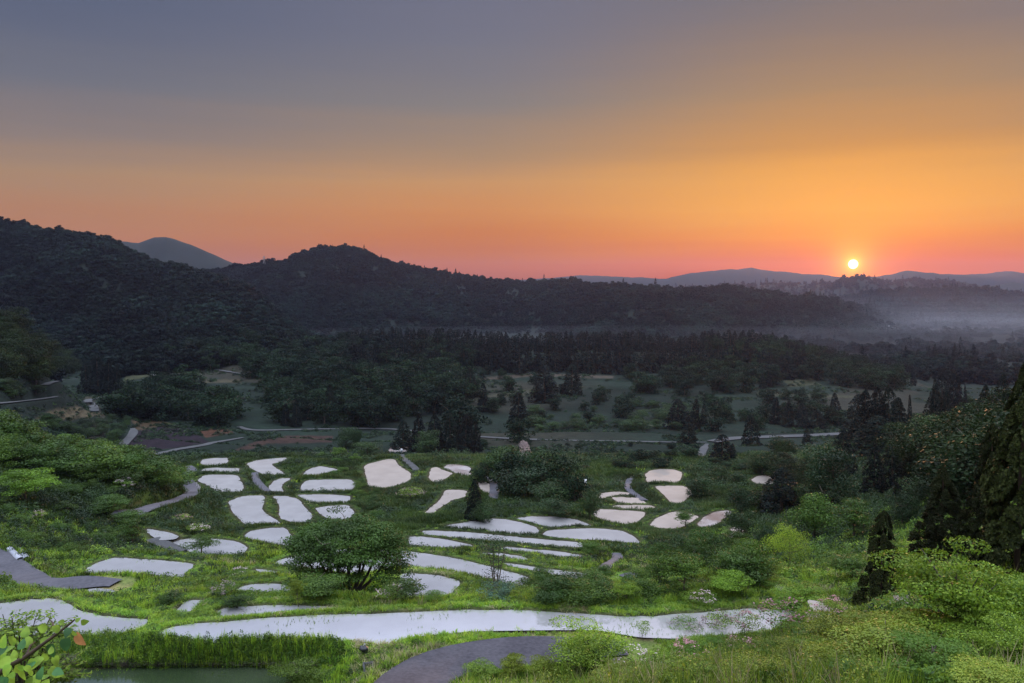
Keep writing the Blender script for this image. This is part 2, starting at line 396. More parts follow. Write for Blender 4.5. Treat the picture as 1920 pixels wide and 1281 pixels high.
def march(u, v, f, n=1400, r0=4.0, r1=11000.0):
    """first hit of pixel sight lines with a height function"""
    tx, tz = ray(u, v)
    tx = np.atleast_1d(tx); tz = np.atleast_1d(tz)
    ys = np.exp(np.linspace(math.log(r0), math.log(r1), n))
    out = np.full(len(tx), np.nan)
    for i0 in range(0, len(tx), 200):
        a = tx[i0:i0 + 200, None] * ys[None]; b = tz[i0:i0 + 200, None] * ys[None]
        Z = f(a, np.broadcast_to(ys, a.shape))
        hit = b < Z
        k = hit.argmax(1); ok = hit.any(1)
        y1 = ys[k]; y0 = ys[np.maximum(k - 1, 0)]
        i = np.arange(len(k))
        d1 = Z[i, k] - b[i, k]; d0 = b[i, np.maximum(k - 1, 0)] - Z[i, np.maximum(k - 1, 0)]
        yy = y0 + (y1 - y0) * np.clip(d0 / (d0 + d1 + 1e-9), 0, 1)
        out[i0:i0 + 200] = np.where(ok, yy, np.nan)
    return tx * out, out


# level of every pond from the relief under its middle
pond_list = []
cen = np.array([pond_px(t, p).mean(0) for t, l, p in PONDS])
cx_, cy_ = march(cen[:, 0], cen[:, 1], relief)
LEVEL_FIX = {40: -18.0, 41: -19.15, 19: -18.7}
for i, (tg, lab, pts) in enumerate(PONDS):
    L_ = LEVEL_FIX.get(i, float(relief(np.array([cx_[i]]), np.array([cy_[i]]))[0]) - 0.1)
    px = chaikin(pond_px(tg, pts), 1, True, 0.12)
    vc = px[:, 1].mean()
    px[:, 1] += 0.20 * F / max(cy_[i], 40) * np.clip((px[:, 1] - vc) / max(px[:, 1].max() - vc, 1) * 1.5, 0, 1) * (i not in (40, 41))
    X_, Y_ = on_level(px[:, 0], px[:, 1], L_)
    pond_list.append(dict(label=lab, level=L_, poly=np.stack([X_, Y_], 1), px=px))

# ------------------------------------------------------------------ polar grid of the ground sheet
fine = np.linspace(-R(39), R(39), 1040)
coarse = np.arange(R(39) + R(4), 2 * math.pi - R(39) - R(2), R(4.2))
AZ = np.concatenate([fine, coarse])
NF = len(fine)
rr = [2.0]
while rr[-1] < 6500:
    r = rr[-1]
    k = 0.02 if r < 26 else (0.0034 if r < 215 else (0.006 if r < 640 else 0.012))
    rr.append(r * (1 + k))
RR = np.array(rr)
NA, NR = len(AZ), len(RR)
AA, RG = np.meshgrid(AZ, RR)               # rows = radius
GX = RG * np.sin(AA); GY = RG * np.cos(AA)
GZ = relief(GX, GY)
print('grid', NR, NA)

# blend the pond levels in
fx, fy = GX.ravel(), GY.ravel()
num = np.zeros(fx.shape); den = np.zeros(fx.shape)
PSD = np.full(fx.shape, 1e3)
PLV = np.zeros(fx.shape)
for p in pond_list:
    poly = p['poly']; m_ = 14
    x0, y0 = poly.min(0) - m_; x1, y1 = poly.max(0) + m_
    idx = np.nonzero((fx > x0) & (fx < x1) & (fy > y0) & (fy < y1))[0]
    sd = poly_sd(fx[idx], fy[idx], poly)
    w = 1.0 / (np.maximum(sd, 0) + 0.35) ** 2.6
    w *= 1 - smooth(sd, 8, 14)
    num[idx] += w * p['level']; den[idx] += w
    cl = sd < PSD[idx]
    PLV[idx] = np.where(cl, p['level'], PLV[idx])
    PSD[idx] = np.minimum(PSD[idx], sd)
w0 = 1.0 / 4.5 ** 2.6
z = GZ.ravel()
zb = (num + w0 * z) / (den + w0)
near_w = np.where(den > 0, 1, 0)
z = np.where(near_w > 0, zb, z)
dist = np.hypot(fx, fy)
bh = np.interp(dist, [40, 80, 170], [0.12, 0.08, 0.06])
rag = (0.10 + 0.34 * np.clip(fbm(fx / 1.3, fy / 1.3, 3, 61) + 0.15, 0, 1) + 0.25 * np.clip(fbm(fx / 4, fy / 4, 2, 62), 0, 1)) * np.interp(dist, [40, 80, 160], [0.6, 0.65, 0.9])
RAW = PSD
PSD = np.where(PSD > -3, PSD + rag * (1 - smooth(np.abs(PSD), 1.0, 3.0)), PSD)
bank = bh * np.exp(-((PSD - 0.55) / 0.45) ** 2)
# shore: climbs through the water level at the outline, bed inside
shore = np.where(PSD < 0, PLV - 0.05 - np.minimum(0.45, -PSD * 0.8), z + bank)
t_ = smooth(PSD, 0.0, 0.35)
z = np.where(PSD < 0, shore, (PLV - 0.05) * (1 - t_) + (z + bank) * t_)
GZ = z.reshape(GX.shape)
PSD = PSD.reshape(GX.shape)

LR = np.log(RR)


def lookup(x, y, arr=None):
    arr = GZ if arr is None else arr
    r = np.hypot(x, y); a = np.arctan2(x, y)
    i = np.interp(np.log(np.maximum(r, 2.01)), LR, np.arange(NR))
    j = np.interp(a, fine, np.arange(NF))
    i0 = np.clip(np.floor(i).astype(int), 0, NR - 2); j0 = np.clip(np.floor(j).astype(int), 0, NF - 2)
    fi = i - i0; fj = j - j0
    return (arr[i0, j0] * (1 - fj) + arr[i0, j0 + 1] * fj) * (1 - fi) + (arr[i0 + 1, j0] * (1 - fj) + arr[i0 + 1, j0 + 1] * fj) * fi


# ------------------------------------------------------------------ roads
ROADS = [
    # name, width, colour key, label, pixels
    ('road', 3.3, 'asphalt', 'dark asphalt road bending round the bottom of the photo', [(757, 1400), (755, 1330), (757, 1285), (775, 1255), (815, 1236), (870, 1223), (940, 1216), (1020, 1212), (1100, 1212), (1180, 1213), (1230, 1214)]),
    ('road', 2.9, 'asphalt2', 'grey road forking at the left edge of the photo', [(-90, 1015), (-30, 1035), (0, 1052), (28, 1076), (62, 1096), (110, 1093), (160, 1088), (215, 1089), (246, 1094)]),
    ('lane', 2.4, 'asphalt2', 'pale winding lane below the thicket at the left', [(236, 972), (250, 961), (282, 948), (319, 941), (349, 932), (364, 922), (362, 913), (350, 903), (341, 891), (357, 888), (362, 879), (352, 873)]),
    ('path', 1.6, 'gravel', 'gravel path ending beside the round paddy', [(281, 1006), (312, 1023), (349, 1037)]),
    ('path', 1.4, 'asphalt2', 'grey channel path between the upper left paddies', [(476, 885), (480, 901), (492, 914), (506, 925)]),
    ('path', 1.5, 'gravel', 'short gravel path beside the shield shaped paddy', [(752, 852), (758, 860), (770, 870), (784, 883)]),
    ('path', 1.7, 'asphalt2', 'straight path beside the dark young cedar', [(903, 892), (919, 897), (929, 905), (928, 918), (924, 936)]),
    ('path', 1.1, 'asphalt2', 'small curved lane right of the central paddies', [(1132, 1067), (1136, 1060), (1146, 1054), (1157, 1050), (1160, 1044), (1154, 1037)]),
    ('path', 1.5, 'asphalt2', 'short stretch of lane under the right hand bushes', [(1166, 1074), (1180, 1079), (1200, 1083)]),
    ('path', 1.2, 'asphalt2', 'grey path down to the four small stacked paddies', [(1183, 896), (1176, 908), (1178, 918), (1192, 928), (1212, 940)]),
    ('road', 2.2, 'gravel', 'pale valley road along the foot of the far fields', [(446, 799), (458, 804), (480, 807), (520, 806), (600, 804), (680, 803), (740, 804), (820, 812), (900, 819), (1000, 824), (1080, 826), (1180, 827), (1260, 829), (1330, 829)]),
    ('road', 4.5, 'gravel', 'wide pale road at the right of the valley floor', [(1330, 829), (1350, 824), (1385, 820), (1430, 819), (1500, 817), (1560, 814), (1600, 812)]),
    ('path', 3.0, 'gravel', 'pale farm track in front of the dark soil mound', [(270, 856), (320, 845), (360, 838), (400, 830), (440, 823), (462, 819)]),
    ('path', 3.0, 'gravel', 'pale farm track left of the dark soil mound', [(215, 846), (228, 836), (240, 824), (252, 811), (248, 802)]),
    ('path', 3.2, 'concrete', 'short white concrete ramp among the far left fields', [(257, 687), (268, 692), (280, 698), (292, 704)]),
    ('path', 3.0, 'gravel', 'pale track along the left edge of the valley', [(-40, 758), (0, 755), (40, 752), (75, 748), (108, 743)]),
    ('path', 3.2, 'gravel', 'pale s shaped track beside the tan field', [(176, 772), (177, 764), (170, 756), (160, 750), (185, 746), (210, 741)]),
    ('path', 2.6, 'gravel', 'faint track below the left cedars', [(82, 722), (96, 716), (120, 712), (150, 709)]),
    ('path', 2.4, 'gravel', 'short farm track beside the lone cedar pair', [(1314, 857), (1317, 846), (1322, 837), (1327, 831)]),
    ('path', 2.6, 'gravel', 'thin track across the left fields under the forest', [(300, 683), (330, 685), (380, 689), (420, 695), (455, 701)]),
]
RSD = np.full(fx.shape, 1e3)
z = GZ.ravel().copy()
road_geo = []
for (nm, wd, mt, lab, pts) in ROADS:
    pp = chaikin(pts, 3, closed=False)
    x, y = march(pp[:, 0], pp[:, 1], lambda a, b: lookup(a, b))
    ok = ~np.isnan(y)
    x, y = x[ok], y[ok]
    zz = lookup(x, y)
    # drop jumps in depth, then resample evenly
    P = np.stack([x, y, zz], 1)
    keep = [0]
    for i in range(1, len(P)):
        if np.linalg.norm(P[i] - P[keep[-1]]) > 0.05:
            keep.append(i)
    P = P[keep]
    s = np.concatenate([[0], np.cumsum(np.linalg.norm(np.diff(P[:, :2], axis=0), axis=1))])
    n = max(6, int(s[-1] / (wd * 0.3)))
    q = np.linspace(0, s[-1], n)
    P = np.stack([np.interp(q, s, P[:, k]) for k in range(3)], 1)
    k = min(9, (n // 2) * 2 - 1)
    ker = np.ones(k) / k
    for _ in range(3):
        Q = np.stack([np.convolve(np.pad(P[:, c], k // 2, mode='edge'), ker, 'valid') for c in range(3)], 1)
        Q[:, :2] = 0.5 * Q[:, :2] + 0.5 * P[:, :2]
        P = Q
    road_geo.append((nm, wd, mt, lab, P))
    m_ = wd * 2 + 3
    x0, y0 = P[:, :2].min(0) - m_; x1, y1 = P[:, :2].max(0) + m_
    idx = np.nonzero((fx > x0) & (fx < x1) & (fy > y0) & (fy < y1))[0]
    bd = np.full(len(idx), 1e9); bz = np.zeros(len(idx))
    for i in range(len(P) - 1):
        a = P[i]; b = P[i + 1]; e = b[:2] - a[:2]
        wx = fx[idx] - a[0]; wy = fy[idx] - a[1]
        h = np.clip((wx * e[0] + wy * e[1]) / (e @ e + 1e-9), 0, 1)
        dd = (wx - e[0] * h) ** 2 + (wy - e[1] * h) ** 2
        c_ = dd < bd
        bz = np.where(c_, a[2] + (b[2] - a[2]) * h, bz); bd = np.minimum(bd, dd)
    bd = np.sqrt(bd)
    gap = 0.06 + 0.0009 * math.hypot(*P[len(P) // 2, :2])
    w = 1 - smooth(bd, wd * 0.5 + 0.2, wd * 0.5 + 0.8 + wd * 0.25)
    w = w * (PSD.ravel()[idx] > 0.05)
    z[idx] = z[idx] * (1 - w) + (bz - gap) * w
    RSD[idx] = np.minimum(RSD[idx], bd - wd * 0.5)
GZ = z.reshape(GX.shape)
RSD = RSD.reshape(GX.shape)


def ground_z(x, y):
    return lookup(np.asarray(x, float), np.asarray(y, float))


def at_px(u, v):
    """points of the ground seen at photo pixels"""
    u = np.atleast_1d(u); v = np.atleast_1d(v)
    x, y = march(u, v, lambda a, b: lookup(a, b))
    y = np.where(np.isnan(y), 500, y); x = np.where(np.isnan(x), 0, x)
    return np.stack([x, y, ground_z(x, y)], 1)


# ------------------------------------------------------------------ materials
def mat_base(name):
    m = bpy.data.materials.new(name); m.use_nodes = True
    nt = m.node_tree; nt.nodes.clear()
    out = nt.nodes.new('ShaderNodeOutputMaterial')
    return m, nt, out


def nmix(nt, f, a, b, mode='MIX'):
    n = nt.nodes.new('ShaderNodeMix'); n.data_type = 'RGBA'; n.blend_type = mode
    for s, q in ((n.inputs[0], f), (n.inputs[6], a), (n.inputs[7], b)):
        if isinstance(q, (int, float)):
            s.default_value = q
        elif isinstance(q, tuple):
            s.default_value = q if len(q) == 4 else q + (1,)
        else:
            nt.links.new(q, s)
    return n.outputs[2]


def nnoise(nt, scale, detail=4, vec=None, rough=0.55):
    n = nt.nodes.new('ShaderNodeTexNoise')
    n.inputs['Scale'].default_value = scale; n.inputs['Detail'].default_value = detail; n.inputs['Roughness'].default_value = rough
    if vec is None:
        g = nt.nodes.new('ShaderNodeNewGeometry'); vec = g.outputs['Position']
    nt.links.new(vec, n.inputs['Vector'])
    return n.outputs[0]


def nramp(nt, x, a, b):
    n = nt.nodes.new('ShaderNodeMapRange'); n.interpolation_type = 'SMOOTHSTEP'
    nt.links.new(x, n.inputs[0]); n.inputs[1].default_value = a; n.inputs[2].default_value = b
    return n.outputs[0]


def leaf_mat(name, c1, c2, c3=None, trans=0.35, patch=0.15, spec=0.22):
    """leaves: colour varies from leaf to leaf, from plant to plant and in patches of the land"""
    m, nt, out = mat_base(name)
    g = nt.nodes.new('ShaderNodeNewGeometry')
    oi = nt.nodes.new('ShaderNodeObjectInfo')
    c = nmix(nt, g.outputs['Random Per Island'], c1, c2)
    c = nmix(nt, nramp(nt, oi.outputs['Random'], 0.0, 1.0), c, c3 or c2) if c3 else c
    n = nramp(nt, nnoise(nt, patch, 3), 0.35, 0.65)
    hsv = nt.nodes.new('ShaderNodeHueSaturation')
    nt.links.new(c, hsv.inputs['Color'])
    mp = nt.nodes.new('ShaderNodeMapRange'); nt.links.new(n, mp.inputs[0])
    mp.inputs[3].default_value = 0.6; mp.inputs[4].default_value = 1.35
    nt.links.new(mp.outputs[0], hsv.inputs['Value'])
    d = nt.nodes.new('ShaderNodeBsdfPrincipled')
    nt.links.new(hsv.outputs[0], d.inputs['Base Color'])
    d.inputs['Roughness'].default_value = 0.55
    d.inputs['Specular IOR Level'].default_value = spec
    t = nt.nodes.new('ShaderNodeBsdfTranslucent'); nt.links.new(hsv.outputs[0], t.inputs[0])
    ms = nt.nodes.new('ShaderNodeMixShader'); ms.inputs[0].default_value = trans
    nt.links.new(d.outputs[0], ms.inputs[1]); nt.links.new(t.outputs[0], ms.inputs[2])
    nt.links.new(ms.outputs[0], out.inputs[0])
    return m


def solid_mat(name, c1, c2, scale=2.0, rough=0.85, bump=0.0, spec=0.3):
    m, nt, out = mat_base(name)
    d = nt.nodes.new('ShaderNodeBsdfPrincipled')
    n1 = nnoise(nt, scale, 5)
    n2 = nnoise(nt, scale * 9, 3)
    c = nmix(nt, nramp(nt, n1, 0.35, 0.65), c1, c2)
    c = nmix(nt, 0.35, c, nmix(nt, nramp(nt, n2, 0.3, 0.7), tuple(x * 0.6 for x in c1), tuple(x * 1.3 for x in c2)))
    nt.links.new(c, d.inputs['Base Color'])
    d.inputs['Roughness'].default_value = rough
    d.inputs['Specular IOR Level'].default_value = spec
    if bump:
        b = nt.nodes.new('ShaderNodeBump'); b.inputs['Strength'].default_value = bump; b.inputs['Distance'].default_value = 0.05
        nt.links.new(n2, b.inputs['Height']); nt.links.new(b.outputs[0], d.inputs['Normal'])
    nt.links.new(d.outputs[0], out.inputs[0])
    return m


M = {}
M['bark'] = solid_mat('bark', (0.05, 0.038, 0.028), (0.10, 0.08, 0.06), 3)
M['bark_dark'] = solid_mat('cedar_bark', (0.035, 0.022, 0.016), (0.07, 0.045, 0.03), 3)
M['grass'] = leaf_mat('grass_blades', (0.1552, 0.2565, 0.0184), (0.3105, 0.3956, 0.0345), (0.1162, 0.2334, 0.0218), 0.4, 0.10)
M['meadow'] = leaf_mat('shaded_blades', (0.0225, 0.0434, 0.0068), (0.0524, 0.0809, 0.0105), (0.0195, 0.0420, 0.0075), 0.35, 0.10)  # darker grass for the farther banks, their shading put into the colour
M['dry_grass'] = leaf_mat('dry_grass', (0.22, 0.19, 0.09), (0.14, 0.17, 0.05), (0.30, 0.24, 0.14), 0.3, 0.2)
M['weed'] = leaf_mat('weed_leaves', (0.0494, 0.1061, 0.0115), (0.2132, 0.2982, 0.0284), (0.0714, 0.1418, 0.0168), 0.4, 0.12)
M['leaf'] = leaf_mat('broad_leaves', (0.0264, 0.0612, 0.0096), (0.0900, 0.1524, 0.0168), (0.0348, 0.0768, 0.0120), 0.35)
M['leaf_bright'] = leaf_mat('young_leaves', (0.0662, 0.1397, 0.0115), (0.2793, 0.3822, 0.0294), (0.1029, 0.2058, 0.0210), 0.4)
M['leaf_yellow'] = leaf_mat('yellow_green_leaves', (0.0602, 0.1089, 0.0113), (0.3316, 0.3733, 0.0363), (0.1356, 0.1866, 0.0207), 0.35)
M['leaf_dark'] = leaf_mat('dusky_leaves', (0.010, 0.022, 0.011), (0.019, 0.038, 0.015), (0.008, 0.018, 0.011), 0.25, 0.15, 0.05)  # dimness of the valley put into the leaf colour
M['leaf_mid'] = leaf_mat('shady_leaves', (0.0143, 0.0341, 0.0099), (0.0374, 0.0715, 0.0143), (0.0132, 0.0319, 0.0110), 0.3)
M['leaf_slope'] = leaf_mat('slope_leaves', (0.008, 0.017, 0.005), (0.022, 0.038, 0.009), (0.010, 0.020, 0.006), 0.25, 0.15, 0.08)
M['leaf_blue'] = leaf_mat('blue_green_leaves', (0.05, 0.11, 0.07), (0.09, 0.16, 0.09), None, 0.3)
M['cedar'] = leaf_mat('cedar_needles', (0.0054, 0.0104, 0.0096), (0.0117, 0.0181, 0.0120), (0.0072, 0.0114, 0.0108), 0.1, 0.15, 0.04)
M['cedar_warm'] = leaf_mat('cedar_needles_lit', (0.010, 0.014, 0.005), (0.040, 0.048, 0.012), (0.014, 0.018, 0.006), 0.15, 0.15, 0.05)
M['forest'] = leaf_mat('forest_leaves', (0.0036, 0.0093, 0.0079), (0.0066, 0.0148, 0.0098), (0.0024, 0.0063, 0.0059), 0.05, 0.012, 0.03)  # blue of the haze put into the leaf colour
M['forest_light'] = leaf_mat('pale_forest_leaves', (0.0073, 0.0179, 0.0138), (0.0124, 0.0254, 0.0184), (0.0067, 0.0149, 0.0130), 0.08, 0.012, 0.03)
M['pink'] = leaf_mat('pink_blossom', (0.42, 0.22, 0.24), (0.5, 0.34, 0.34), (0.36, 0.18, 0.2), 0.3)
M['pale_pink'] = leaf_mat('pale_blossom', (0.40, 0.33, 0.32), (0.5, 0.42, 0.42), (0.36, 0.26, 0.26), 0.3)
M['white_flower'] = leaf_mat('white_blossom', (0.6, 0.62, 0.58), (0.75, 0.75, 0.7), None, 0.3)
M['dead'] = leaf_mat('dead_stalks', (0.16, 0.13, 0.10), (0.28, 0.24, 0.19), (0.10, 0.085, 0.07), 0.1)
M['asphalt'] = solid_mat('asphalt', (0.0310, 0.0273, 0.0347), (0.0527, 0.0477, 0.0570), 0.6, 0.85, 0.25)
M['asphalt2'] = solid_mat('worn_asphalt', (0.0465, 0.0453, 0.0558), (0.0682, 0.0651, 0.0775), 0.4, 0.9, 0.2)
M['gravel'] = solid_mat('gravel', (0.0338, 0.0345, 0.0375), (0.0525, 0.0532, 0.0562), 0.5, 0.9, 0.3)
M['concrete'] = solid_mat('concrete', (0.18, 0.18, 0.19), (0.24, 0.24, 0.24), 0.6, 0.9, 0.2)
M['soil'] = solid_mat('dug_soil', (0.07, 0.045, 0.032), (0.12, 0.08, 0.055), 1.2, 0.95, 0.5)
M['plastic'] = solid_mat('mulch_film', (0.20, 0.21, 0.26), (0.34, 0.35, 0.40), 2.0, 0.35, 0.3, 0.5)
M['metal'] = solid_mat('painted_steel', (0.22, 0.2, 0.2), (0.3, 0.27, 0.27), 1.0, 0.5)
M['white_paint'] = solid_mat('white_paint', (0.4, 0.4, 0.4), (0.5, 0.5, 0.5), 1.0, 0.5)
M['red_roof'] = solid_mat('red_roof', (0.22, 0.06, 0.05), (0.30, 0.09, 0.07), 1.0, 0.5)
M['black_plastic'] = solid_mat('black_rubber', (0.02, 0.02, 0.022), (0.04, 0.04, 0.045), 4.0, 0.5)
M['line'] = solid_mat('scuffed_marks', (0.3, 0.28, 0.3), (0.36, 0.34, 0.36), 6.0, 0.9)


def ground_mat():
    m, nt, out = mat_base('ground')
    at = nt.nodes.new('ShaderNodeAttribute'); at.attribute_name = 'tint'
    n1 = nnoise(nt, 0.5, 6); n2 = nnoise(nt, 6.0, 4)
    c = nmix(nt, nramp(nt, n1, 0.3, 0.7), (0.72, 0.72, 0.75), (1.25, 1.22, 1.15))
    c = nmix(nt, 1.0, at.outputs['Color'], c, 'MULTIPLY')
    c2 = nmix(nt, nramp(nt, n2, 0.3, 0.7), (0.7, 0.72, 0.72), (1.25, 1.2, 1.2))
    c = nmix(nt, 1.0, c, c2, 'MULTIPLY')
    d = nt.nodes.new('ShaderNodeBsdfPrincipled')
    nt.links.new(c, d.inputs['Base Color']); d.inputs['Roughness'].default_value = 0.95
    d.inputs['Specular IOR Level'].default_value = 0.1
    b = nt.nodes.new('ShaderNodeBump'); b.inputs['Strength'].default_value = 0.7; b.inputs['Distance'].default_value = 0.12
    nt.links.new(n2, b.inputs['Height']); nt.links.new(b.outputs[0], d.inputs['Normal'])
    nt.links.new(d.outputs[0], out.inputs[0])
    return m


def water_mat(name, silt_sky1, silt_sky2, rough=0.04):
    """paddy water: silt colour, paled to stand in for sky reflection, under a smooth reflecting surface"""
    m, nt, out = mat_base(name)
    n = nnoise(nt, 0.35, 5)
    c = nmix(nt, nramp(nt, n, 0.3, 0.7), silt_sky1, silt_sky2)
    d = nt.nodes.new('ShaderNodeBsdfPrincipled')
    nt.links.new(c, d.inputs['Base Color'])
    d.inputs['Roughness'].default_value = rough; d.inputs['IOR'].default_value = 1.5 if name == 'murky_water' else 4.6
    d.inputs['Specular IOR Level'].default_value = 0.5
    g = nt.nodes.new('ShaderNodeNewGeometry')
    mp = nt.nodes.new('ShaderNodeMapping'); mp.inputs['Scale'].default_value = (1.5, 4.0, 1)
    nt.links.new(g.outputs['Position'], mp.inputs[0])
    w = nnoise(nt, 1.2, 3, mp.outputs[0])
    b = nt.nodes.new('ShaderNodeBump'); b.inputs['Strength'].default_value = 0.010; b.inputs['Distance'].default_value = 0.05
    nt.links.new(w, b.inputs['Height']); nt.links.new(b.outputs[0], d.inputs['Normal'])
    nt.links.new(d.outputs[0], out.inputs[0])
    return m


M['ground'] = ground_mat()
M['water'] = water_mat('paddy_water', (0.2635, 0.2538, 0.2538), (0.3123, 0.3026, 0.3026))  # pale base colour stands in for the bright sky reflected
M['water_warm'] = water_mat('warm_paddy_water', (0.3026, 0.2586, 0.2294), (0.3514, 0.3026, 0.2684))  # peach sky reflection put into the base colour
M['water_green'] = water_mat('murky_water', (0.0175, 0.0280, 0.0123), (0.0280, 0.0385, 0.0210), 0.08)
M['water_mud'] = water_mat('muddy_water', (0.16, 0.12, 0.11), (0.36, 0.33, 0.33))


# ------------------------------------------------------------------ mesh and object helpers
def mesh_np(name, V, Fc, mat, smooth_=False):
    V = np.asarray(V, np.float32); Fc = np.asarray(Fc, np.int32)
    me = bpy.data.meshes.new(name)
    k = Fc.shape[1]
    me.vertices.add(len(V)); me.vertices.foreach_set('co', V.ravel())
    me.loops.add(Fc.size); me.loops.foreach_set('vertex_index', Fc.ravel())
    me.polygons.add(len(Fc))
    me.polygons.foreach_set('loop_start', np.arange(0, Fc.size, k, dtype=np.int32))
    if smooth_:
        me.polygons.foreach_set('use_smooth', np.ones(len(Fc), bool))
    me.update(calc_edges=True)
    if mat:
        me.materials.append(mat)
    return me


def link(name, me, parent=None, loc=None):
    o = bpy.data.objects.new(name, me); C.objects.link(o)
    if parent:
        o.parent = parent
    if loc is not None:
        o.location = loc
    return o


def tag(o, label=None, cat=None, group=None, kind=None):
    if label: o['label'] = label
    if cat: o['category'] = cat
    if group: o['group'] = group
    if kind: o['kind'] = kind
    return o


def tube(pts, rad, n=6):
    """swept tube along points; returns V, F"""
    pts = np.asarray(pts, float); rad = np.broadcast_to(rad, (len(pts),))
    d = np.gradient(pts, axis=0); d /= np.linalg.norm(d, axis=1)[:, None] + 1e-9
    ref = np.array([0.3, 0.9, 0.1]) if abs(d[0][2]) > 0.8 else np.array([0, 0, 1.0])
    a = np.cross(d, ref); a /= np.linalg.norm(a, axis=1)[:, None] + 1e-9
    b = np.cross(d, a)
    th = np.linspace(0, 2 * math.pi, n, endpoint=False)
    V = pts[:, None] + rad[:, None, None] * (np.cos(th)[None, :, None] * a[:, None] + np.sin(th)[None, :, None] * b[:, None])
    V = V.reshape(-1, 3)
    Fc = []
    for i in range(len(pts) - 1):
        for j in range(n):
            k = (j + 1) % n
            Fc.append((i * n + j, i * n + k, (i + 1) * n + k, (i + 1) * n + j))
    return V, np.array(Fc)


def join(parts):
    Vs, Fs, o = [], [], 0
    for V, Fc in parts:
        Vs.append(V); Fs.append(np.asarray(Fc) + o); o += len(V)
    return np.vstack(Vs), np.vstack(Fs)


def boxg(cx, cy, cz, sx, sy, sz, rot=0.0):
    c = np.array([[x, y, z] for x in (-.5, .5) for y in (-.5, .5) for z in (-.5, .5)]) * [sx, sy, sz]
    ca, sa = math.cos(rot), math.sin(rot)
    c = np.stack([c[:, 0] * ca - c[:, 1] * sa + cx, c[:, 0] * sa + c[:, 1] * ca + cy, c[:, 2] + cz], 1)
    return c, np.array([(0, 1, 3, 2), (4, 6, 7, 5), (0, 4, 5, 1), (2, 3, 7, 6), (0, 2, 6, 4), (1, 5, 7, 3)])


def leaves(cen, nrm, size, r, aspect=0.55, fold=0.0):
    """rhombic leaves at points, turned about their normals at random"""
    n = len(cen)
    nrm = nrm / (np.linalg.norm(nrm, axis=1)[:, None] + 1e-9)
    q = r.normal(size=(n, 3))
    a = np.cross(nrm, q); a /= np.linalg.norm(a, axis=1)[:, None] + 1e-9
    b = np.cross(nrm, a)
    s = np.broadcast_to(size, (n,))[:, None]
    V = np.stack([cen - a * s * .5, cen + b * s * aspect * .5 + nrm * s * fold, cen + a * s * .5, cen - b * s * aspect * .5 + nrm * s * fold], 1).reshape(-1, 3)
    Fc = np.arange(4 * n).reshape(-1, 4)
    return V, Fc


def rand_dir(r, n):
    d = r.normal(size=(n, 3))
    return d / np.linalg.norm(d, axis=1)[:, None]


# ------------------------------------------------------------------ tree shapes (unit height, about one unit wide)
def crown_broad(seed, blobs=26, per=150, leaf=0.035, base=0.18, flat=1.0, rad=0.40, layered=False, asp=0.6, jit=0.55):
    r = np.random.default_rng(seed)
    cs, ns = [], []
    for k in range(blobs):
        d = rand_dir(r, 1)[0]
        q = r.random() ** 0.45
        zc = (base + 1) / 2
        hz = (1 - base) / 2
        br = r.uniform(0.10, 0.19)
        c = np.array([d[0] * rad * q, d[1] * rad * q, zc + d[2] * (hz - br * 0.6) * q])
        n_ = int(per * (br / 0.15) ** 2)
        dd = rand_dir(r, n_)
        dd[:, 2] = dd[:, 2] * 0.8 + 0.25
        dd /= np.linalg.norm(dd, axis=1)[:, None]
        rr_ = br * (0.72 + 0.42 * r.random(n_)) 
        sc = np.array([1.3, 1.3, 0.34 if layered else 0.8 * flat])
        cs.append(c + dd * rr_[:, None] * sc)
        ns.append(dd * np.array([1, 1, 1.4 if layered else 1]) + jit * r.normal(size=(n_, 3)))
    cs = np.vstack(cs); ns = np.vstack(ns)
    return leaves(cs, ns, leaf * r.uniform(0.7, 1.3, len(cs)), r, asp)


def crown_cedar(seed, n=2600, leaf=0.045, w=0.5, base=-0.02, power=0.55, drop=0.25, ragged=0.14, pull=0.28):
    r = np.random.default_rng(seed)
    h = base + (1 - base) * (r.random(n) ** 1.15)
    lobes = r.uniform(0, 2 * math.pi, 3)
    th = r.uniform(0, 2 * math.pi, n)
    prof_ = np.clip((1 - h), 0, 1) ** power * np.clip((h - base) * 9 + 0.45, 0, 1)
    # clumps: pull leaves towards branch sprays
    k = r.uniform(0, 1, (70, 2)); k[:, 1] *= 2 * math.pi
    hh = base + (1 - base) * k[:, 0]
    pick = np.argmin(((h[:, None] - hh[None]) * 7) ** 2 + (np.angle(np.exp(1j * (th[:, None] - k[None, :, 1]))) * 0.9) ** 2, axis=1)
    th = th + pull * np.angle(np.exp(1j * (k[pick, 1] - th)))
    h = h + pull * 0.8 * (hh[pick] - h)
    rad = 0.5 * w * prof_ * (0.55 + 0.45 * np.sqrt(r.random(n))) * (1 + ragged * np.sin(th * 3 + lobes[0] + h * 9) + ragged * 1.1 * (r.random(70)[pick] - 0.4) * 2)
    c = np.stack([rad * np.cos(th), rad * np.sin(th), h - drop * rad * 0.6 + 0.0], 1)
    nr = np.stack([np.cos(th), np.sin(th), 0.5 + 0 * th], 1) + 0.6 * r.normal(size=(n, 3))
    c[:, 2] = np.clip(c[:, 2], 0.02, 1)
    return leaves(c, nr, leaf * r.uniform(0.6, 1.4, n) * (0.5 + 0.6 * (1 - h)), r, 0.5)


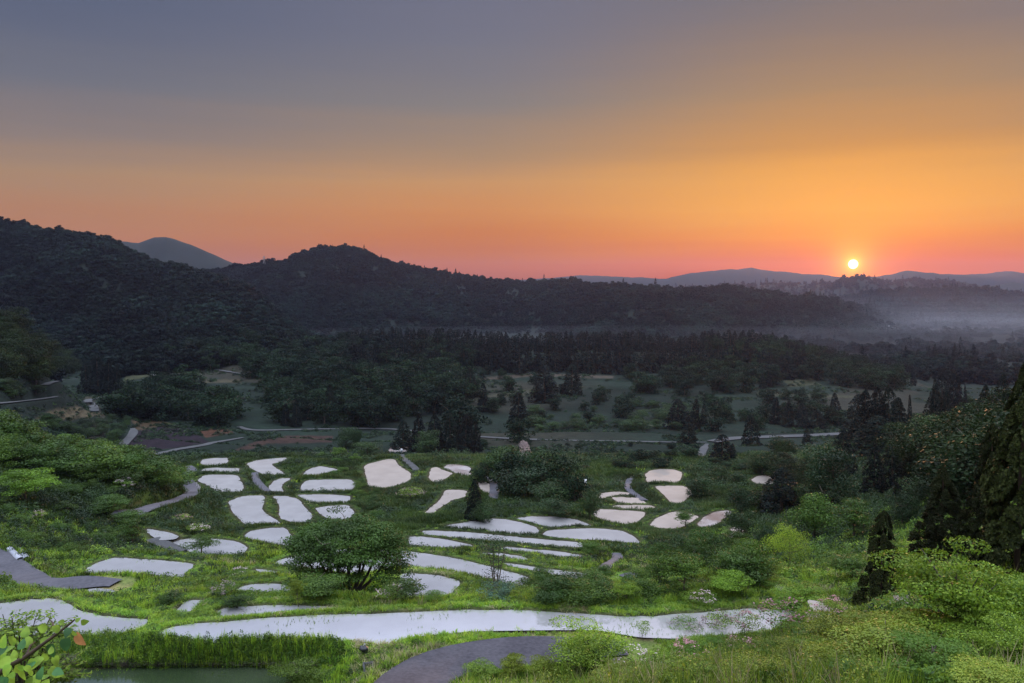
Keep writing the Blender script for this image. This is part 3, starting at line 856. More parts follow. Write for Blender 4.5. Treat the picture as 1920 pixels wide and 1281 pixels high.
def trunk_tree(seed, h=0.62, r0=0.022, limbs=6, spread=0.28, start=0.2):
    r = np.random.default_rng(seed)
    z = np.linspace(-0.04, h, 6)
    w = np.cumsum(r.normal(0, 0.012, (6, 2)), axis=0)
    parts = [tube(np.stack([w[:, 0], w[:, 1], z], 1), np.linspace(r0 * 1.3, r0 * 0.45, 6), 7)]
    for k in range(limbs):
        s = r.uniform(start, h * 0.85); a = r.uniform(0, 2 * math.pi)
        i = np.interp(s, z, range(6)); c0 = np.array([np.interp(i, range(6), w[:, 0]), np.interp(i, range(6), w[:, 1]), s])
        e = c0 + np.array([math.cos(a) * spread, math.sin(a) * spread, r.uniform(0.12, 0.35)])
        mid = (c0 + e) / 2 + np.array([0, 0, -0.03]) + r.normal(0, 0.02, 3)
        parts.append(tube(np.array([c0, mid, e]), [r0 * 0.6, r0 * 0.4, r0 * 0.12], 5))
    return join(parts)


TR = {}


def tmpl(key, crown, cm, trunk=None, tm='bark'):
    TR[key] = (mesh_np(key + '_crown', *crown, M[cm]), mesh_np(key + '_trunk', *trunk, M[tm]) if trunk is not None else None)


for k in range(4):
    tmpl('cedar%d' % k, crown_cedar(100 + k, 4800, 0.045, 0.5, -0.02, [0.5, 0.62, 0.42, 0.55][k]), 'cedar', tube(np.array([[0, 0, -0.04], [0, 0, 0.5], [0, 0, 0.96]]), [0.02, 0.014, 0.003], 6), 'bark_dark')
for k in range(3):
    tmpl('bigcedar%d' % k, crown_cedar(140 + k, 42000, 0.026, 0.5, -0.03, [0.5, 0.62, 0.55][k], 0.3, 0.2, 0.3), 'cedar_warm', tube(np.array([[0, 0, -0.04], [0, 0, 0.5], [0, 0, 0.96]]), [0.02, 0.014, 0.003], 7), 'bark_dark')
    tmpl('ridgecedar%d' % k, crown_cedar(120 + k, 900, 0.095, 0.5, -0.02, [0.5, 0.7, 0.42][k]), 'cedar', tube(np.array([[0, 0, -0.04], [0, 0, 0.5], [0, 0, 0.96]]), [0.02, 0.014, 0.003], 5), 'bark_dark')
for k in range(4):
    tmpl('broad%d' % k, crown_broad(200 + k, 30, 170, 0.038, 0.08), 'leaf', trunk_tree(210 + k))
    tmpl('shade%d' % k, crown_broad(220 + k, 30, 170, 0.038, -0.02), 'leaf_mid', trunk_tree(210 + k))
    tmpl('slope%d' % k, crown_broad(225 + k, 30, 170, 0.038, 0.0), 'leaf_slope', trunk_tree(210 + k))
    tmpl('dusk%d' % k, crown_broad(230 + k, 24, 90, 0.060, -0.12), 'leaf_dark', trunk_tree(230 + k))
for k in range(3):
    tmpl('bright%d' % k, crown_broad(240 + k, 26, 230, 0.034, 0.12, layered=True), 'leaf_bright', trunk_tree(240 + k))
    tmpl('yellow%d' % k, crown_broad(250 + k, 26, 230, 0.032, 0.05, layered=True, rad=0.45), 'leaf_yellow', trunk_tree(250 + k))
    tmpl('layer%d' % k, crown_broad(260 + k, 24, 190, 0.036, 0.15, layered=True), 'leaf', trunk_tree(260 + k))
    tmpl('bush%d' % k, crown_broad(270 + k, 18, 190, 0.045, -0.02, rad=0.42), 'leaf', trunk_tree(270 + k, 0.5, 0.015))
    tmpl('brightbush%d' % k, crown_broad(280 + k, 18, 210, 0.045, -0.02, rad=0.42), 'weed', trunk_tree(280 + k, 0.5, 0.015))
tmpl('fine', crown_broad(290, 30, 420, 0.026, 0.0, rad=0.46, layered=True), 'leaf_bright', trunk_tree(290, limbs=12))
tmpl('fine1', crown_broad(291, 34, 330, 0.030, -0.05, rad=0.46, layered=True), 'leaf_yellow', trunk_tree(291, limbs=12))
tmpl('fine2', crown_broad(292, 34, 300, 0.034, -0.05, rad=0.46, layered=True), 'weed', trunk_tree(292, limbs=12))
for k in range(3):
    tmpl('airy%d' % k, crown_broad(310 + k, 16, 70, 0.045, 0.25, rad=0.45, layered=True), 'weed', trunk_tree(270 + k, 0.6, 0.008, 12, 0.3, 0.05))
tmpl('blue0', crown_broad(295, 18, 190, 0.045, -0.02, rad=0.42), 'leaf_blue', trunk_tree(270, 0.5, 0.015))
tmpl('willow', crown_broad(296, 34, 260, 0.028, 0.08, asp=0.3), 'leaf_bright', trunk_tree(296))
tmpl('pale', crown_broad(297, 26, 170, 0.036, 0.12), 'pale_pink', trunk_tree(297))

UNIT = 0.9      # crown width of the unit shapes
WCED = 0.5


def tree(name, key, pos, height, width, label, cat='tree', group=None, crown_name='crown', tilt=0.0, blossom=None):
    o = bpy.data.objects.new(name, None); C.objects.link(o)
    o.empty_display_size = 0.5
    o.location = pos
    un = WCED if 'cedar' in key else UNIT
    s = width / un
    o.scale = (s, s, height)
    tl = 0.006 if 'bigcedar' in key else (0.04 if 'cedar' in key else 0.02)
    o.rotation_euler = (tilt + rng.normal(0, tl), rng.normal(0, tl), rng.uniform(0, 6.28))
    tag(o, label, cat, group)
    cm, tm = TR[key]
    link(crown_name, cm, o)
    if tm is not None:
        link('trunk', tm, o)
    if blossom:
        link('blossom', blossom, o)
    return o


def px_size(pos, dv):
    """metres covered by dv pixels at a position"""
    return dv * pos[1] / F * (1.0)


# ------------------------------------------------------------------ ground colours
def to_px(x, y, z):
    return pixel(x, np.maximum(y, 1.0), z)


U_, V_ = to_px(GX, GY, GZ)
T_ = GX / np.maximum(GY, 1)
n1 = fbm(GX / 9, GY / 9, 4, 21); n2 = fbm(GX / 2.2, GY / 2.2, 3, 31); n3 = fbm(GX / 30, GY / 30, 3, 41)


def c3(c):
    return np.array(c)[None, None, :]


lush = c3((0.075, 0.135, 0.022)) * (1 + 0.35 * n1[..., None])
dryc = c3((0.15, 0.125, 0.055))
col = lush + (dryc - lush) * (smooth(n2 + 0.5 * n1, 0.30, 0.75) * 0.55)[..., None]
# dark soil by the water, widened to stand in for the bank's reflection
slope = np.hypot(*np.gradient(GZ)[0:2]) * 0
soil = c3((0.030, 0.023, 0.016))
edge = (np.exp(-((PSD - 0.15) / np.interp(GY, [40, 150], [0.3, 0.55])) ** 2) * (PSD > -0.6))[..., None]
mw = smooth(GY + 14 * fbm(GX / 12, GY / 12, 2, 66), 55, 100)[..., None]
col = col * (1 - 0.62 * mw)  # bank shading of the farther terraces put into the ground colour
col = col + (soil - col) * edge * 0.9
col = np.where((PSD < 0)[..., None], c3((0.10, 0.085, 0.07)), col)
rd = ((1 - smooth(RSD, 0.15, 0.6)) * (GY < 60))[..., None] * (0.5 + 0.5 * n2[..., None])
col = col + (c3((0.17, 0.13, 0.07)) - col) * np.clip(rd, 0, 1) * 0.7
# valley floor, its dimness put into darker colours
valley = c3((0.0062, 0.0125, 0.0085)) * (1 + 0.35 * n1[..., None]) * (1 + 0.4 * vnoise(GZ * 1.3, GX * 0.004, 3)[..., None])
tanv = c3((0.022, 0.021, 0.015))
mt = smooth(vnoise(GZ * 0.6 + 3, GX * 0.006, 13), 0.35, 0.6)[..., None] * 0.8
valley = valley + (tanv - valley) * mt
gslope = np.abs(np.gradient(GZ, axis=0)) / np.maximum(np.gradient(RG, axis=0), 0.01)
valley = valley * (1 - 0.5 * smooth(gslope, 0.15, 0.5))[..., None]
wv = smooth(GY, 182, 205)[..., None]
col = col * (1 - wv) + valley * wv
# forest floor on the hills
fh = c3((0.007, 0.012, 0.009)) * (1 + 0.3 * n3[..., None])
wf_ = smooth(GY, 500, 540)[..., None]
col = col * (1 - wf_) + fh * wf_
kn = (np.exp(-((T_ + 0.665) / 0.13) ** 2 - ((GY - 285) / 70) ** 2) > 0.3)[..., None]
col = np.where(kn, fh, col)
rw = (smooth(T_, 0.34, 0.46) * smooth(GY, 60, 90) * (1 - smooth(GY, 190, 240)))[..., None]
col = col * (1 - 0.6 * rw) + c3((0.014, 0.026, 0.008)) * 0.6 * rw
FIELDS = [
    ((0.17, 0.14, 0.085), [(63, 788), (94, 770), (146, 762), (168, 773), (215, 777), (179, 781), (94, 789)], (200, 420)),
    ((0.12, 0.085, 0.05), [(245, 786), (290, 787), (332, 797), (280, 808), (256, 806)], (200, 420)),
    ((0.032, 0.022, 0.034), [(228, 843), (240, 822), (252, 810), (290, 802), (329, 797), (353, 803), (392, 830), (344, 838), (287, 845), (255, 847)], (180, 420)),
    ((0.13, 0.062, 0.038), [(373, 808), (416, 800), (437, 811), (386, 821)], (180, 420)),
    ((0.085, 0.05, 0.04), [(540, 817), (625, 818), (622, 829), (500, 832), (470, 842), (440, 845), (480, 828)], (180, 420)),
    ((0.13, 0.11, 0.085), [(845, 716), (899, 714), (1004, 705), (1150, 710), (1150, 705), (1000, 700), (900, 709)], (300, 520)),
    ((0.10, 0.10, 0.065), [(912, 743), (960, 735), (1004, 729), (1010, 740), (960, 744)], (300, 520)),
    ((0.12, 0.08, 0.07), [(715, 696), (760, 692), (830, 695), (850, 704), (830, 712), (760, 706)], (300, 520)),
    ((0.075, 0.038, 0.03), [(1150, 873), (1230, 857), (1302, 862), (1290, 874), (1200, 878)], (180, 420)),
    ((0.13, 0.115, 0.10), [(1110, 905), (1150, 897), (1195, 889), (1190, 901), (1172, 914), (1120, 915)], (100, 250)),
    ((0.10, 0.055, 0.045), [(965, 940), (985, 930), (1025, 932), (1012, 948), (985, 952)], (100, 250)),
    ((0.12, 0.11, 0.07), [(340, 712), (450, 712), (452, 718), (345, 717)], (250, 520)),
    ((0.09, 0.10, 0.05), [(235, 705), (300, 702), (250, 712), (232, 720)], (250, 520)),
    ((0.10, 0.095, 0.06), [(150, 746), (210, 740), (205, 747), (170, 751)], (250, 520)),
    ((0.085, 0.11, 0.055), [(1095, 860), (1180, 853), (1190, 856), (1110, 863)], (200, 420)),
    ((0.075, 0.10, 0.055), [(1190, 795), (1270, 795), (1270, 798), (1190, 800)], (200, 460)),
    ((0.085, 0.09, 0.055), [(1420, 735), (1500, 738), (1600, 742), (1600, 746), (1480, 745), (1420, 740)], (300, 560)),
    ((0.08, 0.09, 0.05), [(1465, 708), (1520, 708), (1540, 722), (1480, 726)], (300, 560)),
    ((0.14, 0.075, 0.055), [(165, 1118), (185, 1115), (205, 1120), (212, 1131), (190, 1133), (172, 1128)], (40, 75)),
    ((0.20, 0.16, 0.09), [(212, 1125), (250, 1128), (290, 1140), (285, 1147), (230, 1143), (205, 1135)], (40, 75)),
]
for (cc, pts, (ya, yb)) in FIELDS:
    pp = np.array(pts, float)
    sel = (GY > ya) & (GY < yb) & (U_ > pp[:, 0].min() - 8) & (U_ < pp[:, 0].max() + 8) & (V_ > pp[:, 1].min() - 6) & (V_ < pp[:, 1].max() + 6)
    idx = np.nonzero(sel)
    sd = poly_sd(U_[idx], V_[idx], pp)
    w = (1 - smooth(sd + 1.0 * n2[idx], -0.6, 1.2))[:, None]
    base_c = np.array(cc)[None] * (0.33 if ya >= 180 else (0.7 if ya >= 100 else 1.0)) * (1 + 0.25 * n2[idx][:, None])  # farther fields darkened, valley dimness put into their colour
    col[idx] = col[idx] * (1 - w) + base_c * w
col = np.clip(col, 0.004, 1)

# ------------------------------------------------------------------ the ground sheet
ii, jj = np.meshgrid(np.arange(NR - 1), np.arange(NA), indexing='ij')
j2 = (jj + 1) % NA
Fg = np.stack([ii * NA + jj, ii * NA + j2, (ii + 1) * NA + j2, (ii + 1) * NA + jj], -1).reshape(-1, 4)[:, ::-1]
Vg = np.stack([GX, GY, GZ], -1).reshape(-1, 3)
# close the middle under the viewer
Vg = np.vstack([Vg, [[0, 0, float(GZ[0].mean())]]])
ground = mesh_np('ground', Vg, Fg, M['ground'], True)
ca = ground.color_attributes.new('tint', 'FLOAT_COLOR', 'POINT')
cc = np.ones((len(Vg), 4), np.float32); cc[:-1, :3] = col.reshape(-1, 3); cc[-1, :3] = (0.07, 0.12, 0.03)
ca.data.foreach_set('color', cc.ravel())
tag(link('ground', ground), kind='structure')
capf = np.array([(len(Vg) - 1, j, (j + 1) % NA) for j in range(NA)])
capv = np.vstack([Vg[:NA], Vg[-1:]]); capf = np.where(capf == len(Vg) - 1, NA, capf)
tag(link('ground_underfoot', mesh_np('ground_underfoot', capv + [0, 0, 0.0], capf, M['dry_grass'])), kind='structure')

# ------------------------------------------------------------------ water
import bmesh
from mathutils.geometry import tessellate_polygon
for i, p in enumerate(pond_list):
    poly = p['poly']
    # reach a little under the bank so that the bank itself draws the shoreline
    c0 = poly.mean(0)
    nxt = np.roll(poly, -1, 0) - np.roll(poly, 1, 0)
    nrm_ = np.stack([nxt[:, 1], -nxt[:, 0]], 1); nrm_ /= np.linalg.norm(nrm_, axis=1)[:, None] + 1e-9
    area = 0.5 * np.sum(poly[:, 0] * np.roll(poly[:, 1], -1) - np.roll(poly[:, 0], -1) * poly[:, 1])
    off = nrm_ * (1 if area > 0 else -1) * 0.1
    q = poly + off
    tri = tessellate_polygon([[Vector((a, b, 0)) for a, b in q]])
    V = np.column_stack([q, np.full(len(q), p['level'])])
    tri = np.array(tri)
    # face up
    a, b, c = V[tri[:, 0]], V[tri[:, 1]], V[tri[:, 2]]
    up = np.cross(b - a, c - a)[:, 2]
    tri[up < 0] = tri[up < 0][:, ::-1]
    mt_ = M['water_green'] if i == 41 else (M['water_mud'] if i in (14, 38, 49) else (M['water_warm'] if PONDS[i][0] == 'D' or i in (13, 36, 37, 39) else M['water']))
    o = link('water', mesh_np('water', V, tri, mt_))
    tag(o, p['label'], kind='structure')

# ------------------------------------------------------------------ road ribbons
for (nm, wd, mt_, lab, P) in road_geo:
    d = np.gradient(P[:, :2], axis=0); d /= np.linalg.norm(d, axis=1)[:, None] + 1e-9
    nn = np.stack([d[:, 1], -d[:, 0]], 1)
    k = 7
    s = np.linspace(-0.5, 0.5, k)
    tp = 1 - 0.5 * smooth(np.linspace(0, 1, len(P)), 0.82, 1.0) * (1 if wd > 2 and wd < 3.35 else 0)
    jit = tp + 0.03 * vnoise(np.arange(len(P)) * 0.7, np.zeros(len(P)), 5)
    X3 = P[:, None, :2] + nn[:, None] * (s[None, :, None] * wd * jit[:, None, None])
    Z3 = P[:, None, 2] + 0.03 * (1 - (2 * s[None]) ** 2) + 0 * X3[..., 0]
    V = np.concatenate([X3, Z3[..., None]], -1).reshape(-1, 3)
    Fr = [(i * k + j, i * k + j + 1, (i + 1) * k + j + 1, (i + 1) * k + j) for i in range(len(P) - 1) for j in range(k - 1)]
    # thin skirt so the slab has an edge
    o = link(nm, mesh_np(nm, V, Fr, M[mt_], True))
    tag(o, lab, kind='structure')

# ------------------------------------------------------------------ scatter by geometry nodes (ground cover and far forest only)
def scatter(name, pts, rotz, scl, idx, meshes, label, tiltxy=None):
    col_ = bpy.data.collections.new(name + '_kinds')
    for i, me in enumerate(meshes):
        o = bpy.data.objects.new('%s_kind_%02d' % (name, i), me)
        col_.objects.link(o)
    me = bpy.data.meshes.new(name)
    n = len(pts)
    me.vertices.add(n); me.vertices.foreach_set('co', np.asarray(pts, np.float32).ravel())
    a = me.attributes.new('rot', 'FLOAT_VECTOR', 'POINT')
    rot = np.zeros((n, 3), np.float32); rot[:, 2] = rotz
    if tiltxy is not None:
        rot[:, :2] = tiltxy
    a.data.foreach_set('vector', rot.ravel())
    a = me.attributes.new('scl', 'FLOAT_VECTOR', 'POINT'); a.data.foreach_set('vector', np.asarray(scl, np.float32).ravel())
    a = me.attributes.new('idx', 'INT', 'POINT'); a.data.foreach_set('value', np.asarray(idx, np.int32))
    ob = link(name, me)
    ng = bpy.data.node_groups.new(name + '_nodes', 'GeometryNodeTree')
    ng.interface.new_socket('Geometry', in_out='INPUT', socket_type='NodeSocketGeometry')
    ng.interface.new_socket('Geometry', in_out='OUTPUT', socket_type='NodeSocketGeometry')
    N, L = ng.nodes.new, ng.links.new
    gi, go = N('NodeGroupInput'), N('NodeGroupOutput')
    ci = N('GeometryNodeCollectionInfo'); ci.inputs['Collection'].default_value = col_
    ci.inputs['Separate Children'].default_value = True
    ip = N('GeometryNodeInstanceOnPoints'); ip.inputs['Pick Instance'].default_value = True

    def na(nm, ty):
        q = N('GeometryNodeInputNamedAttribute'); q.data_type = ty; q.inputs['Name'].default_value = nm
        return [s for s in q.outputs if s.enabled and s.name == 'Attribute'][0]
    L(gi.outputs[0], ip.inputs['Points']); L(ci.outputs[0], ip.inputs['Instance'])
    L(na('idx', 'INT'), ip.inputs['Instance Index'])
    L(na('rot', 'FLOAT_VECTOR'), ip.inputs['Rotation'])
    L(na('scl', 'FLOAT_VECTOR'), ip.inputs['Scale'])
    L(ip.outputs[0], go.inputs[0])
    md = ob.modifiers.new('scatter', 'NODES'); md.node_group = ng
    tag(ob, label, kind='stuff')
    return ob


def grass_tuft(seed, blades=16, spread=0.45, wd=0.035, lean=0.35):
    r = np.random.default_rng(seed)
    V, Fc = [], []
    for b in range(blades):
        a = r.uniform(0, 6.28); q = spread * math.sqrt(r.random())
        base = np.array([math.cos(a) * q, math.sin(a) * q, -0.08])
        h = r.uniform(0.55, 1.05); d = r.uniform(0, 6.28); ln = lean * r.uniform(0.3, 1.3)
        dirv = np.array([math.cos(d), math.sin(d), 0]) * ln
        sd = np.array([-math.sin(d), math.cos(d), 0]) * wd * r.uniform(0.7, 1.3)
        p = [base, base + dirv * 0.25 + [0, 0, h * 0.5], base + dirv + [0, 0, h]]
        w = [1, 0.8, 0.12]
        o = len(V)
        for k in range(3):
            V += [p[k] - sd * w[k], p[k] + sd * w[k]]
        Fc += [(o, o + 1, o + 3, o + 2), (o + 2, o + 3, o + 5, o + 4)]
    return np.array(V), np.array(Fc)


def weed_clump(seed, n=70, leaf=0.2, h=0.8):
    r = np.random.default_rng(seed)
    d = rand_dir(r, n); d[:, 2] = np.abs(d[:, 2])
    c = d * np.array([0.5, 0.5, h]) * (0.5 + 0.5 * r.random(n))[:, None]
    return leaves(c, d + 0.6 * r.normal(size=(n, 3)) + [0, 0, 0.5], leaf * r.uniform(0.6, 1.3, n), r, 0.5)


def sample_ground(n, r0, r1, a0=-36, a1=36, power=0.0):
    q = rng.random(n)
    r = np.exp(math.log(r0) + q * (math.log(r1) - math.log(r0)))
    a = R(a0) + rng.random(n) * R(a1 - a0)
    return r * np.sin(a), r * np.cos(a)


print('grass')
gm = [mesh_np('tuft', *grass_tuft(i), M['grass']) for i in range(4)] + [mesh_np('dry_tuft', *grass_tuft(9, 14, 0.5, 0.03, 0.6), M['dry_grass'])] + [mesh_np('meadow_tuft', *grass_tuft(12 + i, 18, 0.5, 0.04), M['meadow']) for i in range(3)]
x, y = sample_ground(190000, 19, 188)
x2, y2 = sample_ground(9000, 6, 20, -38, 38)
x, y = np.concatenate([x, x2]), np.concatenate([y, y2])
sdp = lookup(x, y, PSD); rdp = lookup(x, y, RSD)
ok = (sdp > np.interp(np.hypot(x, y), [40, 150], [0.38, 0.6]) * (rng.random(len(x)) > 0.22)) & (rdp > 0.12)
x, y = x[ok], y[ok]; sdp = sdp[ok]
n = len(x); d = np.hypot(x, y)
gn = fbm(x / 5, y / 5, 3, 77)
gh = np.interp(d, [19, 40, 100, 190], [0.42, 0.36, 0.5, 0.7]) * (1 + 0.5 * gn) * rng.uniform(0.6, 1.3, n)
gh = np.where(sdp < 1.5, np.minimum(gh, np.interp(d, [19, 60, 190], [0.20, 0.12, 0.11]) * rng.uniform(.6, 1.5, n)), gh)
gw = np.interp(d, [19, 40, 100, 190], [0.30, 0.42, 0.85, 1.5]) * rng.uniform(0.7, 1.3, n)
gw = np.where(sdp < 1.0, np.minimum(gw, 0.5), gw)
dry = (fbm(x / 3.5, y / 3.5, 3, 99) > 0.42) | (rng.random(n) < 0.05)
idx = np.where(dry & (rng.random(n) < 0.6), 4, rng.integers(0, 4, n))
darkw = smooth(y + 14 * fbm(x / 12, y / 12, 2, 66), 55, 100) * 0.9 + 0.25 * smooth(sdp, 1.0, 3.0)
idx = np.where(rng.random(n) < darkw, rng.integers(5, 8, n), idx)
# collection children come out in name order: same order as the list
scatter('grass', np.stack([x, y, ground_z(x, y)], 1), rng.uniform(0, 6.28, n), np.stack([gw, gw, gh], 1), idx, gm, 'green grass on the terrace banks')

x, y = sample_ground(5200, 17, 46, -8, 34)
rdp = lookup(x, y, RSD); sdp = lookup(x, y, PSD)
ok = (rdp > 0.5) & (sdp > 0.8) & (fbm(x / 3, y / 3, 3, 121) > -0.05)
x, y = x[ok], y[ok]; n = len(x)
hh_ = rng.uniform(0.35, 1.05, n)
tg_ = [mesh_np('tall_tuft', *grass_tuft(80 + i, 12, 0.28, 0.022, 0.6), M[('grass', 'dry_grass', 'weed')[i]]) for i in range(3)] + [mesh_np('fern', *weed_clump(90, 150, 0.11, 1.0), M['leaf_yellow'])]
scatter('tall_grass', np.stack([x, y, ground_z(x, y)], 1), rng.uniform(0, 6.28, n), np.stack([hh_ * .7, hh_ * .7, hh_], 1), rng.choice([0, 0, 1, 2, 3], n), tg_, 'tall grasses and ferns on the slope in the right foreground')
print('weeds')
wm = [mesh_np('weed', *weed_clump(20 + i, 90, 0.17), M['weed']) for i in range(3)] + [mesh_np('weed_dark', *weed_clump(30, 90, 0.17), M['leaf'])] + [mesh_np('weed_shade', *weed_clump(33 + i, 90, 0.17), M['leaf_mid']) for i in range(2)]  # last clumps darker, leaf colour standing in for bank shading
x, y = sample_ground(52000, 19, 188)
sdp = lookup(x, y, PSD); rdp = lookup(x, y, RSD)
wn = fbm(x / 6, y / 6, 3, 55)
lr = np.abs(x / y)
ok = (sdp > 0.9) & (rdp > 0.7) & (wn + 0.5 * smooth(lr, 0.2, 0.5) > 0.12)
x, y = x[ok], y[ok]; n = len(x); d = np.hypot(x, y)
ws = np.interp(d, [19, 40, 100, 190], [0.45, 0.6, 1.1, 1.8]) * rng.uniform(0.5, 1.4, n)
wh = ws * np.interp(sdp[ok], [0.9, 3, 6], [0.35, 0.8, 1.2]) * rng.uniform(0.6, 1.1, n)
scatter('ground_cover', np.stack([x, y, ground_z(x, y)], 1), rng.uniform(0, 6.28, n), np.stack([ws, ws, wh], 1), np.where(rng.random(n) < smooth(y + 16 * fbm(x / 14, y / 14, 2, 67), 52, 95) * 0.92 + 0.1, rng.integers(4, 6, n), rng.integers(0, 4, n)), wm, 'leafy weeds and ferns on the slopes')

print('forest')
fm = []
for i in range(5):
    fm.append(mesh_np('crown_kind', *crown_broad(300 + i, 14, 70, 0.10, -0.15, rad=0.42, asp=0.8, jit=0.22), M['forest' if i < 3 else 'forest_light']))
fm.append(mesh_np('cone_kind', *crown_cedar(320, 260, 0.14, 0.5, 0.0), M['cedar']))


def forest(name, n, r0, r1, a0, a1, zmin, label, hr=(8, 14), cone=0.12, cond=None):
    r = np.sqrt(rng.uniform(r0 ** 2, r1 ** 2, n)); a = R(a0) + rng.random(n) * R(a1 - a0)
    x, y = r * np.sin(a), r * np.cos(a)
    zz = ground_z(x, y)
    ok = zz > zmin
    if cond is not None:
        ok &= cond(x, y, zz)
    x, y, zz = x[ok], y[ok], zz[ok]; n = len(x)
    h = rng.uniform(hr[0], hr[1], n) * (1 + 0.5 * fbm(x / 40, y / 40, 2, 91)) * rng.choice([0.7, 1.0, 1.0, 1.15], n)
    cn = fbm(x / 60, y / 60, 3, 88)
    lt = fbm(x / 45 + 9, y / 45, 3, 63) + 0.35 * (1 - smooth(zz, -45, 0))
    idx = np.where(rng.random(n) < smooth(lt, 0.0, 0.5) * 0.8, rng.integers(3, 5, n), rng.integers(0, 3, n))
    idx = np.where(rng.random(n) < cone * (1 + 12 * smooth(cn, 0.35, 0.55)), 5, idx)
    w = h * rng.uniform(0.8, 1.1, n)
    w = np.where(idx == 5, h * 0.95, w); h = np.where(idx == 5, h * 1.3, h)
    return scatter(name, np.stack([x, y, zz - 0.5], 1), rng.uniform(0, 6.28, n), np.stack([w, w, h], 1), idx, fm, label)


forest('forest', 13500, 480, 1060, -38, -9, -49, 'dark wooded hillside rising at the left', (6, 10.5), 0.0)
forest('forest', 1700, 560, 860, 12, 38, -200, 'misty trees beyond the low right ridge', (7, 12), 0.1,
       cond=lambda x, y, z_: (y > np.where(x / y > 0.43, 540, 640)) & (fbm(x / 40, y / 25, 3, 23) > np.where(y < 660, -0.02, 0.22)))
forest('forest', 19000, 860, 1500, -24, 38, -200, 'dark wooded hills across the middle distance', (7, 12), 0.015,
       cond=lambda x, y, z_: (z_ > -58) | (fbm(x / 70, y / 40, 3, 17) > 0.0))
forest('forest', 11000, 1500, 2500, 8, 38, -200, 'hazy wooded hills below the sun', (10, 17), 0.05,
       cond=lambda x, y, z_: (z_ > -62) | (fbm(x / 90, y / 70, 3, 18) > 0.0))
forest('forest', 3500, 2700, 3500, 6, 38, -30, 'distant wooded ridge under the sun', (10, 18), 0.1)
# scrub of the valley fields and terrace risers
sm_ = [mesh_np('scrub', *weed_clump(60 + i, 60, 0.28, 0.8), M[('leaf_dark', 'leaf_dark', 'leaf_mid')[i]]) for i in range(3)]
x, y = sample_ground(48000, 185, 540)
zq = ground_z(x, y); gq = np.abs(ground_z(x, y + 1.5) - zq)
ok = (lookup(x, y, RSD) > 1.0) & (lookup(x, y, PSD) > 1.5) & ((gq > 0.35) | (fbm(x / 14, y / 14, 3, 71) > 0.15))
x, y, zq = x[ok], y[ok], zq[ok]; n = len(x)
ss = rng.uniform(0.9, 2.6, n) * np.interp(y, [185, 540], [0.7, 1.2])
scatter('valley_scrub', np.stack([x, y, zq], 1), rng.uniform(0, 6.28, n), np.stack([ss, ss, ss * rng.uniform(.4, .8, n)], 1), rng.integers(0, 3, n), sm_, 'dusky scrub on the valley terraces')
# young rice and weeds standing in the paddies
x, y = sample_ground(60000, 38, 150)
sdp = lookup(x, y, PSD)
ok = (sdp < -0.1) & (sdp > -1.1) & (fbm(x / 2.5, y / 2.5, 3, 19) > 0.28)
x, y = x[ok], y[ok]; n = len(x)
lv = lookup(x, y, PLV.reshape(GX.shape)) - 0.03
rm = mesh_np('seedling', *grass_tuft(70, 5, 0.3, 0.03, 0.3), M['weed'])
ss = rng.uniform(0.12, 0.25, n)
scatter('seedlings', np.stack([x, y, lv], 1), rng.uniform(0, 6.28, n), np.stack([ss, ss, ss], 1), np.zeros(n, int), [rm], 'sparse green seedlings standing in the paddy water')

# ------------------------------------------------------------------ individually placed trees
ORD = ['first', 'second', 'third', 'fourth', 'fifth', 'sixth', 'seventh', 'eighth', 'ninth', 'tenth', 'eleventh', 'twelfth', 'thirteenth', 'fourteenth', 'fifteenth', 'sixteenth',
       'seventeenth', 'eighteenth', 'nineteenth', 'twentieth', 'twenty-first', 'twenty-second', 'twenty-third', 'twenty-fourth', 'twenty-fifth', 'twenty-sixth', 'twenty-seventh',
       'twenty-eighth', 'twenty-ninth', 'thirtieth'] + ['%dth' % k for k in range(31, 200)]


def put(kind, key, u, vb, vt, w, label, cat='tree', group=None, name=None, depth=None):
    """tree whose foot stands at pixel (u, vb), whose tip reaches row vt, w pixels wide"""
    if depth is None:
        p = at_px(u, vb)[0]
    else:
        tx, _ = ray(u, vb); y = depth; p = np.array([tx * y, y, float(ground_z(tx * y, y))])
    _, tz = ray(u, vt)
    top = tz * p[1]
    h = max(0.4, top - p[2])
    wd = w * p[1] / F
    ks = [k for k in TR if k.rstrip('0123456789') == key] if key not in TR else [key]
    return tree(name or kind, ks[rng.integers(0, len(ks))], p, h * 1.02, wd, label, cat, group)


print('trees')
T = put
